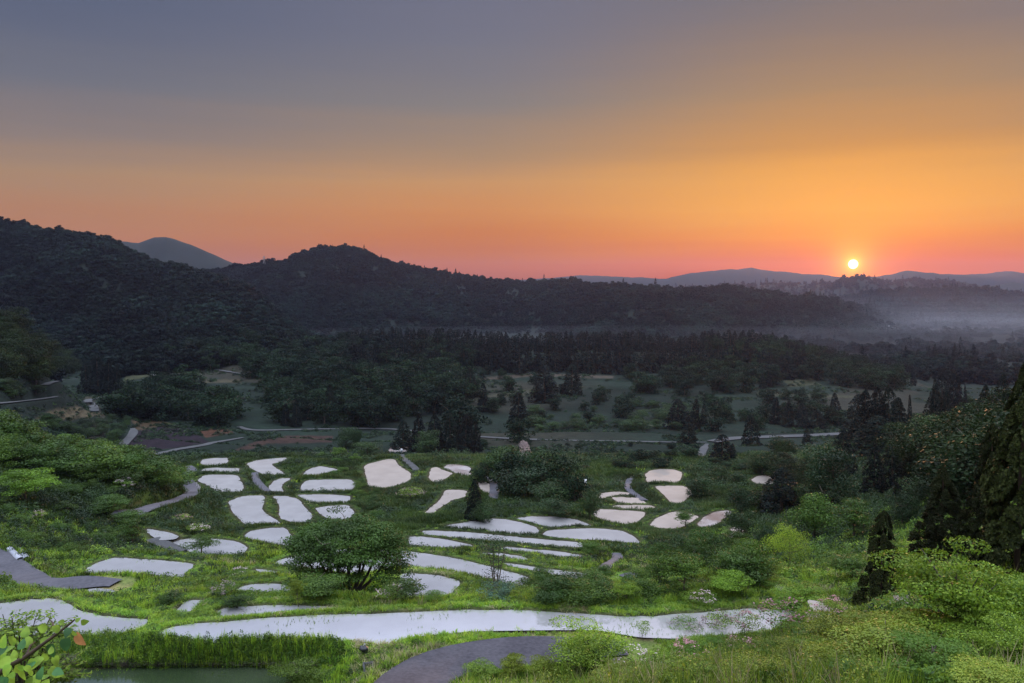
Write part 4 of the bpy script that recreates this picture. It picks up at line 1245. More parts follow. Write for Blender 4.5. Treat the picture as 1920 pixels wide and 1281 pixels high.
# --- centre
G1 = 'cedars on the valley floor'
for (u, vb, vt, w, lab) in [
    (1022, 754, 689, 54, 'broad dark cedar left of its twin above the valley terraces'),
    (1072, 740, 684, 42, 'dark cedar right of its broad twin above the valley terraces'),
    (972, 794, 735, 40, 'lone dark cedar below the tan field strip'),
    (885, 745, 690, 32, 'leaning dark cedar beside the big rounded crown'),
    (906, 770, 718, 26, 'narrow dark cedar right of the leaning one'),
    (832, 730, 692, 24, 'small cedar left of the leaning cedar'),
    (1272, 802, 749, 50, 'rounded dark cedar of the trio by the valley road'),
    (1301, 806, 748, 26, 'middle dark cedar of the trio by the valley road'),
    (1319, 800, 757, 16, 'slimmest dark cedar of the trio by the valley road'),
    (1290, 832, 792, 38, 'low dark cedar just behind the valley road'),
    (1410, 836, 779, 38, 'column shaped dark cedar standing on the wide pale road'),
    (1353, 873, 816, 52, 'dark cedar in front of the wide pale road, the larger of two'),
    (1375, 870, 832, 17, 'slim small cedar leaning on the larger one before the wide pale road'),
    (1452, 795, 745, 22, 'hazy cedar at the left end of the misty clump'),
    (1478, 800, 752, 26, 'hazy cedar second from the left in the misty clump'),
    (1505, 802, 756, 30, 'hazy cedar in the middle of the misty clump'),
    (1532, 803, 768, 36, 'lowest hazy cedar of the misty clump'),
    (1565, 785, 737, 26, 'tallest hazy cedar at the right of the misty clump'),
    (1513, 835, 804, 20, 'tiny dark cedar at the edge of the wide pale road'),
    (185, 738, 664, 46, 'tall dark cedar in the left clump by the track'),
    (163, 736, 676, 30, 'shorter dark cedar left of the tall one by the track'),
    (203, 740, 672, 30, 'dark cedar right of the tall one by the track'),
    (218, 732, 683, 24, 'slender dark cedar apart from the left clump'),
    (316, 722, 683, 24, 'single small cedar beside the white concrete ramp'),
    (1442, 724, 696, 18, 'small dark cedar above the right fields'),
    (1430, 728, 702, 16, 'smaller cedar beside the one above the right fields'),
    (555, 800, 750, 22, 'dim narrow cedar behind the valley road at the left'),
    (536, 798, 758, 20, 'second dim cedar behind the valley road at the left'),
    (620, 790, 722, 30, 'tall dim cedar in the left valley wood'),
]:
    T('cedar_tree', 'cedar', u, vb, vt, w, lab, 'cedar tree', G1)
G2 = 'cedars of the dark grove behind the terraces'
for (u, vb, vt, w, lab) in [
    (755, 842, 788, 44, 'leftmost cedar of the dark grove behind the terraces'),
    (785, 846, 776, 42, 'second cedar from the left in the dark grove'),
    (815, 848, 774, 44, 'tallest cedar in the middle of the dark grove'),
    (845, 850, 775, 42, 'fourth cedar from the left in the dark grove'),
    (872, 850, 780, 40, 'fifth cedar from the left in the dark grove'),
    (892, 846, 792, 26, 'rightmost and slimmest cedar of the dark grove'),
]:
    T('cedar_tree', 'cedar', u, vb, vt, w, lab, 'cedar tree', G2)
G3 = 'cedars of the tall cluster at the right'
for (u, vb, vt, w, lab) in [
    (1602, 828, 740, 60, 'leftmost cedar of the tall reddish dark cluster'),
    (1622, 832, 732, 58, 'second cedar from the left in the reddish dark cluster'),
    (1645, 834, 728, 60, 'tallest cedar of the reddish dark cluster'),
    (1667, 832, 727, 56, 'fourth cedar from the left in the reddish dark cluster'),
    (1684, 828, 745, 46, 'rightmost cedar of the reddish dark cluster'),
    (1640, 850, 780, 90, 'low wide cedar at the foot of the reddish dark cluster'),
]:
    T('cedar_tree', 'cedar', u, vb, vt, w, lab, 'cedar tree', G3)
G4 = 'cedars against the mist'
for (u, vb, vt, w, lab, dp) in [
    (1752, 735, 702, 16, 'small pointed cedar against the mist', 330),
    (1768, 748, 694, 40, 'left of two big cedars against the mist', 330),
    (1788, 748, 696, 44, 'right of two big cedars against the mist', 330),
    (1797, 745, 706, 16, 'cedar with bare trunk at the edge of the mist', 330),
    (1812, 735, 721, 10, 'tiny pointed cedar in the mist', 360),
    (1711, 745, 697, 13, 'slender cedar at the tip of the low ridge', 480),
    (1747, 782, 721, 44, 'round topped cedar on the right skyline', 190),
    (1774, 784, 731, 42, 'shaggy cedar beside the round topped one', 190),
    (1708, 770, 742, 14, 'little cedar on the saddle of the right slope', 200),
    (1692, 775, 752, 12, 'tiniest cedar on the saddle of the right slope', 210),
    (1877, 760, 702, 40, 'cedar on the right skyline near the photo edge', 150),
    (1842, 765, 722, 44, 'second cedar on the right skyline from the photo edge', 155),
]:
    T('cedar_tree', 'cedar', u, vb, vt, w, lab, 'cedar tree', G4, depth=dp)
G5 = 'big conifers of the right slope'
for (u, vb, vt, w, lab, key) in [
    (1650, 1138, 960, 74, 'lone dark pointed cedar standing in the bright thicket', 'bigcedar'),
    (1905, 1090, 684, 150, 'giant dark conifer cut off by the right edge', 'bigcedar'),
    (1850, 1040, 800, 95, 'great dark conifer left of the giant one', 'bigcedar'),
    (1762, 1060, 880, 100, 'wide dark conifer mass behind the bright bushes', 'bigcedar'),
    (1465, 962, 878, 84, 'dark blunt conifer beside the small lone paddy', 'cedar'),
    (1638, 925, 835, 52, 'dark conifer in the hollow of the right slope', 'cedar'),
    (1675, 925, 838, 56, 'twin dark conifer in the hollow of the right slope', 'cedar'),
    (1712, 930, 845, 60, 'third dark conifer in the hollow of the right slope', 'cedar'),
    (1578, 900, 812, 60, 'dark conifer over the bright pond', 'cedar'),
    (890, 972, 898, 40, 'dark young cedar by the crescent paddy', 'cedar'),
    (1082, 940, 895, 24, 'small dark cedar at the end of the round crowns', 'cedar'),
]:
    T('conifer_tree', key, u, vb, vt, w, lab, 'conifer', G5)
# --- broadleaf trees worth naming
for (u, vb, vt, w, lab, key) in [
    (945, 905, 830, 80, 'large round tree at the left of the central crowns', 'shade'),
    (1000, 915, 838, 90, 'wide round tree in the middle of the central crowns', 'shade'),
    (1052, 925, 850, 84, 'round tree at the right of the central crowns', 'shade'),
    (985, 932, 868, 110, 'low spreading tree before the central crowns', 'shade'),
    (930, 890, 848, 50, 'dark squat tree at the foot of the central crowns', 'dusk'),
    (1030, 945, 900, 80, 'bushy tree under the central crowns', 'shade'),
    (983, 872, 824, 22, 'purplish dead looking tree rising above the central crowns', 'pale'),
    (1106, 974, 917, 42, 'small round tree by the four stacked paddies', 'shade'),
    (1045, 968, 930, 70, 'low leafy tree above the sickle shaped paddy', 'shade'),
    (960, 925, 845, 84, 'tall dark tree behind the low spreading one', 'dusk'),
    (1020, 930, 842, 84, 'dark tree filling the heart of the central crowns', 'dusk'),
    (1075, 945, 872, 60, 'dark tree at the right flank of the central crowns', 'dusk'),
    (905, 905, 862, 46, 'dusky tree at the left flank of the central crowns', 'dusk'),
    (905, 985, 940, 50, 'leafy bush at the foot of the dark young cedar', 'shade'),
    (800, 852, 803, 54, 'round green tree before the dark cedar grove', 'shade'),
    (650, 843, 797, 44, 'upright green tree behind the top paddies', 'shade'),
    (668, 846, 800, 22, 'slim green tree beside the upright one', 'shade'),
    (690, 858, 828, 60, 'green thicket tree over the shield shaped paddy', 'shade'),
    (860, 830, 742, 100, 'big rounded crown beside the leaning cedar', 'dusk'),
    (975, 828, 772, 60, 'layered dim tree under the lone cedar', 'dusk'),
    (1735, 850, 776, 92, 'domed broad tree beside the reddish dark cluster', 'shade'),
    (1560, 945, 830, 100, 'broad dark crown below the bright pond', 'shade'),
    (1527, 1015, 924, 96, 'full round green tree at the right of the paddies', 'broad'),
    (1482, 1070, 984, 84, 'soft pale green willow like tree', 'willow'),
    (1600, 1015, 930, 90, 'light green layered tree behind the lone pointed cedar', 'layer'),
    (1690, 990, 918, 60, 'greyish green tree behind the lone pointed cedar', 'shade'),
    (1790, 935, 838, 130, 'pale rounded crown on the right slope', 'shade'),
    (1735, 950, 890, 90, 'bluish green crown on the right slope', 'shade'),
    (1600, 1090, 1035, 80, 'airy light tree left of the lone pointed cedar', 'layer'),
    (1720, 1060, 1010, 70, 'bright crown right of the lone pointed cedar', 'bright'),
    (1235, 1105, 1038, 58, 'feathery dark green tree at the left of the right hand grove', 'layer'),
    (1282, 1115, 1030, 92, 'widest feathery tree of the right hand grove', 'layer'),
    (1330, 1060, 985, 76, 'tall feathery tree of the right hand grove', 'layer'),
    (1390, 1015, 950, 60, 'dim tree left of the glinting water slip', 'shade'),
    (1440, 1050, 980, 56, 'dark leafy tree right of the glinting water slip', 'shade'),
    (1385, 1090, 1030, 100, 'rust tinged tree in the right hand grove', 'layer'),
    (1440, 1095, 1042, 72, 'yellow rust tinged tree at the right of the grove', 'yellow'),
    (1372, 1120, 1068, 70, 'bright green bushy tree in the right hand grove', 'bright'),
    (1175, 1130, 1088, 48, 'pale green bush tree behind the long paddy', 'bright'),
    (1425, 1110, 1078, 60, 'small light tree at the right of the grove', 'bright'),
    (1500, 1145, 1090, 90, 'bright leafy tree over the end of the long paddy', 'bright'),
    (1390, 975, 905, 56, 'grey green tree under the lone small paddy', 'shade'),
    (1350, 905, 872, 46, 'round tree below the road side cedars', 'shade'),
    (1310, 935, 890, 60, 'dark hedge like tree right of the peach lit paddies', 'shade'),
    (1400, 950, 915, 60, 'low green tree right of the slanting paddy', 'shade'),
    (1285, 990, 955, 36, 'thin sapling before the wedge shaped paddy', 'layer'),
    (1107, 1045, 1008, 50, 'bushy tree among the central bunds', 'layer'),
    (376, 1042, 1004, 60, 'small spreading tree before the round paddy', 'layer'),
    (248, 1022, 970, 58, 'feathery young tree at the end of the winding lane', 'layer'),
    (240, 990, 950, 60, 'rounded bushy tree at the near end of the winding lane', 'layer'),
    (205, 968, 926, 70, 'layered young tree left of the winding lane', 'layer'),
    (50, 945, 868, 92, 'stout layered tree alone on the left hill', 'bright'),
    (560, 1140, 1080, 34, 'slender yellow green sapling before the big spreading tree', 'yellow'),
]:
    T('broadleaf_tree', key, u, vb, vt, w, lab, 'tree')


# hero: the big spreading tree, several stems from one foot
def hero_tree(u, vb, vt, w, label):
    p = at_px(u, vb)[0]
    _, tz = ray(u, vt); H = tz * p[1] - p[2]; W = w * p[1] / F
    o = bpy.data.objects.new('spreading_tree', None); C.objects.link(o); o.location = p
    tag(o, label, 'tree')
    r = np.random.default_rng(5)
    parts = []
    tips = []
    for k in range(11):
        a = k / 11 * 6.28 + r.uniform(-.3, .3)
        reach = r.uniform(0.15, 0.46) * W
        top = np.array([math.cos(a) * reach, math.sin(a) * reach * 0.8, H * r.uniform(0.5, 0.8)])
        b0 = np.array([math.cos(a) * 0.25, math.sin(a) * 0.25, -0.3])
        q = np.linspace(0, 1, 7)[:, None]
        curve = b0 + (top - b0) * q + np.array([math.cos(a), math.sin(a), 0]) * (np.sin(q * math.pi) * 0.35) + r.normal(0, 0.05, (7, 3)) * q
        parts.append(tube(curve, np.linspace(0.13, 0.035, 7), 6))
        for m_ in range(6):
            i = r.integers(2, 7)
            c0 = curve[i]; e = c0 + rand_dir(r, 1)[0] * r.uniform(0.7, 1.6) * np.array([1, 1, 0.5]) + [0, 0, 0.4]
            parts.append(tube(np.array([c0, (c0 + e) / 2 + r.normal(0, .08, 3), e]), [0.04, 0.025, 0.01], 4))
            tips.append(e)
        tips.append(top)
    link('trunk', mesh_np('spreading_tree_trunk', *join(parts), M['bark']), o)
    cs, ns = [], []
    blobs = []
    for k in range(150):
        d = rand_dir(r, 1)[0]; q = r.uniform(0.72, 1.0)
        c = np.array([d[0] * W * 0.44 * q, d[1] * W * 0.36 * q, H * 0.56 + abs(d[2]) * H * 0.38 * q])
        blobs.append((c, r.uniform(0.45, 0.95)))
    for k in range(60):
        a = r.uniform(0, 6.28); q = r.uniform(0.75, 1.05)
        blobs.append((np.array([math.cos(a) * W * 0.46 * q, math.sin(a) * W * 0.38 * q, H * r.uniform(0.12, 0.55)]), r.uniform(0.4, 0.8)))
    for t in tips:
        blobs.append((t, r.uniform(0.35, 0.6)))
    for c, br in blobs:
        n_ = int(190 * br * br / 0.5) + 40
        dd = rand_dir(r, n_)
        cs.append(c + dd * (br * (0.4 + 0.7 * r.random(n_)))[:, None] * [1.2, 1.2, 0.42])
        ns.append(dd * 0.4 + [0, 0, 0.9] + 0.6 * r.normal(size=(n_, 3)))
    cs = np.vstack(cs); ns = np.vstack(ns)
    link('crown', mesh_np('spreading_tree_crown', *leaves(cs, ns, 0.17 * r.uniform(0.6, 1.3, len(cs)), r, 0.5), M['leaf']), o)
    return o


hero_tree(655, 1112, 968, 238, 'big spreading many stemmed tree in the middle of the terraces')


def thin_tree(u, vb, vt, w, label):
    p = at_px(u, vb)[0]
    _, tz = ray(u, vt); H = tz * p[1] - p[2]; W = w * p[1] / F
    o = bpy.data.objects.new('thin_tree', None); C.objects.link(o); o.location = p
    tag(o, label, 'tree')
    r = np.random.default_rng(8)
    parts = []; tips = []
    for k in range(4):
        a = k * 1.6 + 0.4
        top = np.array([math.cos(a) * W * 0.22, math.sin(a) * W * 0.22, H * r.uniform(0.75, 0.95)])
        q = np.linspace(0, 1, 6)[:, None]
        cv = np.array([0, 0, -.2]) + top * q + r.normal(0, 0.07, (6, 3)) * q
        parts.append(tube(cv, np.linspace(0.06, 0.015, 6), 5))
        for m_ in range(10):
            i = r.integers(1, 6); c0 = cv[i]
            e = c0 + rand_dir(r, 1)[0] * np.array([W * .33, W * .33, 0.5]) + [0, 0, 0.35]
            parts.append(tube(np.array([c0, (c0 + e) / 2 + r.normal(0, .06, 3), e]), [0.02, 0.013, 0.005], 4)); tips.append(e)
    link('trunk', mesh_np('thin_tree_trunk', *join(parts), M['bark']), o)
    cs = []
    for t in tips:
        n_ = 90 if t[2] > H * 0.6 else 22
        cs.append(t + r.normal(0, 0.22, (n_, 3)) * [1, 1, 0.6])
    cs = np.vstack(cs)
    link('crown', mesh_np('thin_tree_crown', *leaves(cs, r.normal(size=cs.shape) + [0, 0, .8], 0.10 * r.uniform(.6, 1.3, len(cs)), r, .5), M['leaf_mid']), o)


thin_tree(930, 1112, 1003, 78, 'thin half bare tree above the blue green shrub')
T('shrub', 'blue0', 930, 1122, 1094, 66, 'blue green shrub at the foot of the thin half bare tree', 'shrub')


# ------------------------------------------------------------------ groups filled in over an area
def inside(poly, n, r=rng):
    p = np.array(poly, float); out = []
    while len(out) < n:
        q = np.stack([r.uniform(p[:, 0].min(), p[:, 0].max(), n * 3), r.uniform(p[:, 1].min(), p[:, 1].max(), n * 3)], 1)
        out += list(q[poly_sd(q[:, 0], q[:, 1], p) < 0])
    return np.array(out[:n])


def fill(kind, key, poly, n, hm, wr, phrase, cat, group, mind=0.0):
    q = inside(poly, n)
    P = at_px(q[:, 0], q[:, 1])
    s_ = lookup(P[:, 0], P[:, 1], PSD); rs = lookup(P[:, 0], P[:, 1], RSD)
    ok = (s_ > 0.8) & (rs > 0.8)
    P, q = P[ok], q[ok]
    o_ = np.argsort(q[:, 0]); P, q = P[o_], q[o_]
    ks = [k for k in TR if k.rstrip('0123456789') == key] if key not in TR else [key]
    for i in range(len(P)):
        h = rng.uniform(*hm); w = h * rng.uniform(*wr)
        tree(kind, ks[rng.integers(0, len(ks))], P[i] - [0, 0, 0.1], h, w, phrase + ', ' + ORD[i] + ' from the left', cat, group)


LB = 'forest tree'
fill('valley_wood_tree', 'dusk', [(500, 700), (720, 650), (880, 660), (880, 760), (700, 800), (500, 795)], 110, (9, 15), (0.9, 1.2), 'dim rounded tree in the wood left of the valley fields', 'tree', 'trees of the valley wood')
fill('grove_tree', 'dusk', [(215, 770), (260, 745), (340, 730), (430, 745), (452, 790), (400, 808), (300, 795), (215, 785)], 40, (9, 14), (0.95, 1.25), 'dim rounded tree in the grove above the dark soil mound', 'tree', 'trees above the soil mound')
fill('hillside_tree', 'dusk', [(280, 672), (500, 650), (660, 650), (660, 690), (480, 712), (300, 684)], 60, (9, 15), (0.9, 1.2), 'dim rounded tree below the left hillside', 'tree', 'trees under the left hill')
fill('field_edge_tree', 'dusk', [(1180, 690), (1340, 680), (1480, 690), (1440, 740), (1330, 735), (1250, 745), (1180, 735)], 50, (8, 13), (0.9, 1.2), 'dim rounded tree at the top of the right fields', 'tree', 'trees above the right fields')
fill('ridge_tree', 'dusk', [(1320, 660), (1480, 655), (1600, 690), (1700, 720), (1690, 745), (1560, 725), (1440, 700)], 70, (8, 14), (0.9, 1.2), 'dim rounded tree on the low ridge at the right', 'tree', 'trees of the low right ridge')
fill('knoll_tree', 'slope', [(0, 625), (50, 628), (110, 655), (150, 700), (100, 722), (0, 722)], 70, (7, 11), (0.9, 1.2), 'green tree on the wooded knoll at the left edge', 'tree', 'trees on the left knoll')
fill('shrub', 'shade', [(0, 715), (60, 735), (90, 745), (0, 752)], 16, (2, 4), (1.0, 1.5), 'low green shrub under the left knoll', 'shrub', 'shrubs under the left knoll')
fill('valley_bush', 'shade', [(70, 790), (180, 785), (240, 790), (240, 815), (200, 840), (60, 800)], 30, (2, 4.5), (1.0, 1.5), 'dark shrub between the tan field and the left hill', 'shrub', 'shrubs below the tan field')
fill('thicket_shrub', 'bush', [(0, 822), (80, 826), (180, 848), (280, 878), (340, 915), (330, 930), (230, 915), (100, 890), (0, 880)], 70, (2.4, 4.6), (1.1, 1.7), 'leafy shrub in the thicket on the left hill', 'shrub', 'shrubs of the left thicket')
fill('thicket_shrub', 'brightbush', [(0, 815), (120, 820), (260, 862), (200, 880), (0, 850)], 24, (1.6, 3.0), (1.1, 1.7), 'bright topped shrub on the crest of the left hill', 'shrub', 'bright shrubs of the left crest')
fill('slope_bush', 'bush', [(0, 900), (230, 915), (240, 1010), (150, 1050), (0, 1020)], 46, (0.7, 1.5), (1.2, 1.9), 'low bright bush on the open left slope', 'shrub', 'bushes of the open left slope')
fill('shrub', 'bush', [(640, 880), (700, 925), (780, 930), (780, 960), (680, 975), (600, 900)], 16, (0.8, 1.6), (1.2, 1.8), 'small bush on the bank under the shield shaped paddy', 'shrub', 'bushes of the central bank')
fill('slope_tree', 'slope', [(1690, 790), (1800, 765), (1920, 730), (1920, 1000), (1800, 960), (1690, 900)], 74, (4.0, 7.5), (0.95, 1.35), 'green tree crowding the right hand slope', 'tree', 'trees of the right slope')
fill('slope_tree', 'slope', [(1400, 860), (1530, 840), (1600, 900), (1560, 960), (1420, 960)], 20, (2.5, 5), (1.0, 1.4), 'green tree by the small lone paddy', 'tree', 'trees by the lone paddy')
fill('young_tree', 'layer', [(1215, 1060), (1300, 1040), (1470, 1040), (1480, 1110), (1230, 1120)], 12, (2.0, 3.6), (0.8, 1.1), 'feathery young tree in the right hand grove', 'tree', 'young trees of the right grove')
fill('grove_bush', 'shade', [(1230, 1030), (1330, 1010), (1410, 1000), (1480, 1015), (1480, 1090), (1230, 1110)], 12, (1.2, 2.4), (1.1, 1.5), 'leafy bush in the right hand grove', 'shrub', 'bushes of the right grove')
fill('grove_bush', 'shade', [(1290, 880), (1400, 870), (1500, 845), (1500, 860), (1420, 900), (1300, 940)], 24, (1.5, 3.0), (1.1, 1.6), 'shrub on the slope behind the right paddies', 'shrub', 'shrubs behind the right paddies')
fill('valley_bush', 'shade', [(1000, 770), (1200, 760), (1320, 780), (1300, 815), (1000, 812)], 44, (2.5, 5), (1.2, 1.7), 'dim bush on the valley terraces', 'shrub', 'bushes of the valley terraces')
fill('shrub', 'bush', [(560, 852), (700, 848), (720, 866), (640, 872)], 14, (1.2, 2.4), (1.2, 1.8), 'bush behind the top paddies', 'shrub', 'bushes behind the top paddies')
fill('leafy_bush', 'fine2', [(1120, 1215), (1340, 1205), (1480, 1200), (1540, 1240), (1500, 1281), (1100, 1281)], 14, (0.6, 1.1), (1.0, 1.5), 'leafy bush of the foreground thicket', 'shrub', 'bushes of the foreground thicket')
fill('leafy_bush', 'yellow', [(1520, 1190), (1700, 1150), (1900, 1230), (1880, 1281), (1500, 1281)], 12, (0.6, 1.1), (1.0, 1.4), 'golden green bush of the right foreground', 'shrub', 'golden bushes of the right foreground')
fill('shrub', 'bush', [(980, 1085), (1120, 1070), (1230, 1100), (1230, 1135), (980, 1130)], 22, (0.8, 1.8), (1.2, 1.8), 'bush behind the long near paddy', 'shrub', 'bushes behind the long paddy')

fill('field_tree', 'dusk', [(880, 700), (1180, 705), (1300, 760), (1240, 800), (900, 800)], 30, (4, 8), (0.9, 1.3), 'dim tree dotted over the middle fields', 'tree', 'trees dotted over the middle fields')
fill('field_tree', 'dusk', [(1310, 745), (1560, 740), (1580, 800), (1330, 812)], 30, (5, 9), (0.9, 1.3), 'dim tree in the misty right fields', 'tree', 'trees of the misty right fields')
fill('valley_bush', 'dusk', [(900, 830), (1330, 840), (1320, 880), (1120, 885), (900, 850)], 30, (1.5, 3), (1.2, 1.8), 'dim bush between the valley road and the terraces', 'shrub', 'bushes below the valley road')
# ridge of cedars, seen as a dark palisade
gu = np.concatenate([np.linspace(275, 640, 34), np.linspace(655, 1330, 96), np.linspace(1335, 1715, 52)])
for k, u in enumerate(gu):
    u = u + rng.uniform(-4, 4)
    dp = rng.uniform(515, 560)
    vt = np.interp(u, [275, 350, 450, 560, 640, 665, 700, 860, 1000, 1100, 1200, 1260, 1330, 1400, 1470, 1540, 1600, 1650, 1700, 1715],
                   [652, 641, 636, 630, 628, 618, 614, 617, 626, 621, 620, 630, 619, 618, 628, 654, 664, 674, 698, 708]) + rng.uniform(-4, 6)
    tx, tz = ray(u, vt); p = np.array([tx * dp, dp, float(ground_z(tx * dp, dp))])
    h = max(9.0, tz * dp - p[2])
    tree('ridge_cedar', 'ridgecedar%d' % rng.integers(0, 3), p - [0, 0, .3], h, rng.uniform(6.5, 9.5), 'dark cedar standing shoulder to shoulder along the low middle ridge', 'cedar tree', 'cedars of the low middle ridge')

gu = np.linspace(660, 1500, 92)
for k, u in enumerate(gu):
    u = u + rng.uniform(-5, 5)
    dp = rng.uniform(462, 492)
    tx, _ = ray(u, 600); p = np.array([tx * dp, dp, float(ground_z(tx * dp, dp))])
    tree('ridge_cedar', 'ridgecedar%d' % rng.integers(0, 3), p - [0, 0, .3], rng.uniform(11, 18), rng.uniform(6.5, 9.5), 'dark cedar in the front rank of the low middle ridge, ' + ORD[k] + ' from the left', 'cedar tree', 'front cedars of the low middle ridge')

# ------------------------------------------------------------------ foreground plants
print('foreground')


def blossom_shrub(u, vb, vt, w, label, mat='pink', key='airy', group=None, depth=None, n=260, size=0.05):
    o = put('flowering_shrub', key, u, vb, vt, w, label, 'shrub', group, depth=depth)
    r = np.random.default_rng(int(u))
    d = rand_dir(r, n); d[:, 2] = np.abs(d[:, 2])
    cl = rand_dir(r, 14); cl[:, 2] = np.abs(cl[:, 2])
    k = r.integers(0, 14, n)
    c = cl[k] * [0.43, 0.43, 0.48] * r.uniform(0.85, 1.08, (14, 1))[k] + [0, 0, 0.5] + r.normal(0, 0.05, (n, 3))
    V, Fc = leaves(c, d + r.normal(0, .5, (n, 3)), size * r.uniform(.6, 1.3, n), r, 0.8)
    link('blossom', mesh_np('blossom', V, Fc, M[mat]), o)
    return o


for (u, vb, vt, w, lab, mt_) in [
    (1470, 1195, 1128, 100, 'pink flowering shrub hanging over the right end of the long paddy', 'pink'),
    (1345, 1190, 1143, 60, 'pale pink shrub before the long paddy', 'pale_pink'),
    (1285, 1192, 1160, 64, 'low pink shrub before the long paddy', 'pale_pink'),
    (1400, 1195, 1148, 60, 'leafy shrub with few pink flowers before the long paddy', 'pink'),
    (1190, 1262, 1222, 100, 'wide shrub with dusky pink flowers in the foreground', 'pale_pink'),
    (1290, 1240, 1200, 70, 'green shrub with pink tips in the foreground', 'pink'),
    (1390, 1238, 1196, 70, 'pink crested shrub in the right foreground', 'pink'),
    (1560, 1155, 1122, 60, 'rosy shrub right of the long paddy end', 'pink'),
    (1545, 1180, 1140, 50, 'thin rosy shrub beside the paddy corner', 'pale_pink'),
    (1700, 1150, 1122, 60, 'lilac tinged shrub before the dark conifers', 'pale_pink'),
    (1310, 1132, 1108, 60, 'pink shrub on the bank behind the long paddy', 'pale_pink'),
    (1085, 1128, 1106, 30, 'pink shrub behind the long paddy near the central bushes', 'pink'),
    (72, 977, 956, 26, 'pale pink bush on the open left slope', 'pale_pink'),
    (341, 980, 965, 34, 'pink bush beside the winding lane', 'pink'),
    (373, 998, 981, 40, 'dusky pink bush above the round paddy', 'pale_pink'),
    (448, 1083, 1066, 44, 'pink bush among the left banks', 'pale_pink'),
    (420, 1118, 1092, 50, 'dry looking bush left of the big spreading tree', 'pale_pink'),
    (232, 920, 897, 40, 'pale flowered bush at the edge of the left thicket', 'pale_pink'),
    (280, 900, 868, 50, 'rust pale bush on top of the left thicket', 'pale_pink'),
    (738, 1130, 1098, 60, 'pale shrub at the right foot of the big spreading tree', 'pale_pink'),
    (770, 935, 915, 50, 'dead brown shrub on the central bank', 'pale_pink'),
]:
    blossom_shrub(u, vb, vt, w, lab, mt_)
for (u, vb, vt, w, lab, key) in [
    (760, 1130, 1085, 80, 'green bush spilling right of the big spreading tree', 'layer'),
    (590, 1120, 1075, 110, 'green bush spilling left of the big spreading tree', 'layer'),
    (1040, 1120, 1085, 90, 'dark green bush behind the middle of the long paddy', 'bush'),
    (815, 1128, 1108, 40, 'small leafy bush on the bank by the triangular paddy', 'bright'),
    (320, 1130, 1108, 50, 'leafy bush beside the half hidden paddy', 'bush'),
    (445, 1140, 1115, 60, 'feathery fern bush beside the thin long paddy', 'layer'),
    (60, 1040, 1027, 18, 'blue green cabbage like bush beside the mulched beds', 'blue'),
]:
    T('shrub', key, u, vb, vt, w, lab, 'shrub')
for (u, vb, vt, w, lab, key) in [
    (1100, 1262, 1158, 150, 'large bright leafy shrub in front of the asphalt bend', 'fine'),
    (1205, 1200, 1162, 34, 'spindly sapling in front of the long paddy', 'airy'),
    (1020, 1281, 1225, 56, 'yellow green shrub beside the inner road edge', 'fine1'),
    (960, 1275, 1222, 50, 'small yellow green shrub on the dry verge', 'fine1'),
    (900, 1272, 1240, 60, 'low bush at the tip of the road bend', 'fine2'),
    (1170, 1300, 1245, 90, 'pale leafy shrub at the bottom edge', 'fine1'),
    (1300, 1300, 1235, 110, 'dark leafed bush at the bottom edge', 'fine2'),
    (1420, 1290, 1230, 120, 'fern like bush at the bottom edge', 'fine1'),
    (1500, 1250, 1195, 90, 'yellow green bush right of the pink crested shrub', 'fine1'),
    (1570, 1225, 1150, 110, 'yellow green shrub below the paddy corner', 'fine1'),
    (1640, 1260, 1160, 180, 'wide golden green thicket shrub in the right foreground', 'fine1'),
    (1700, 1225, 1130, 130, 'golden green shrub before the lone pointed cedar', 'fine1'),
    (1740, 1275, 1190, 160, 'mid green layered shrub in the right foreground', 'fine2'),
    (1790, 1210, 995, 210, 'large bright maple like tree before the dark conifers', 'fine'),
    (1870, 1190, 1060, 170, 'green maple like tree under the giant conifer', 'fine2'),
    (1830, 1230, 1130, 150, 'bright round shrub in the right foreground', 'fine'),
    (1905, 1260, 1150, 120, 'green shrub cut off by the right edge', 'fine2'),
    (1750, 1105, 1050, 90, 'light green shrub left of the bright maple like tree', 'bright'),
    (1850, 1310, 1245, 150, 'flower dotted bush in the bottom right corner', 'fine1'),
    (1610, 1300, 1240, 110, 'grassy green bush at the bottom right', 'fine2'),
    (560, 1295, 1240, 90, 'weedy bush beside the murky pond', 'fine2'),
]:
    T('shrub', key, u, vb, vt, w, lab, 'shrub')

# tall bank of weeds between the long paddy and the murky pond
def bank_weeds():
    r = np.random.default_rng(77)
    us = r.uniform(120, 640, 2600); pr = np.clip(r.normal(0.5, 0.3, 2600), 0, 1)
    vv = 1196 + 52 * pr
    P = at_px(us, vv)
    s_ = lookup(P[:, 0], P[:, 1], PSD)
    ok = s_ > 0.05
    P = P[ok]; n = len(P)
    s = r.uniform(0.3, 0.55, n)
    h = s * r.uniform(0.9, 1.6, n)
    scatter('bank_weeds', P, r.uniform(0, 6.28, n), np.stack([s, s, h], 1), r.integers(0, 3, n), [gm[0], wm[0], wm[3]], 'tall weeds on the bank above the murky pond')
    us = r.uniform(120, 600, 420)
    P = at_px(us, np.full(420, 1246.0) + r.uniform(-3, 3, 420))
    dm = mesh_np('dead_tuft', *grass_tuft(50, 10, 0.3, 0.02, 0.9), M['dead'])
    s = r.uniform(0.35, 0.6, 420)
    scatter('dead_reeds', P, r.uniform(0, 6.28, 420), np.stack([s, s, s * 0.8], 1), np.zeros(420, int), [dm], 'dead reed stalks at the edge of the murky pond')


bank_weeds()


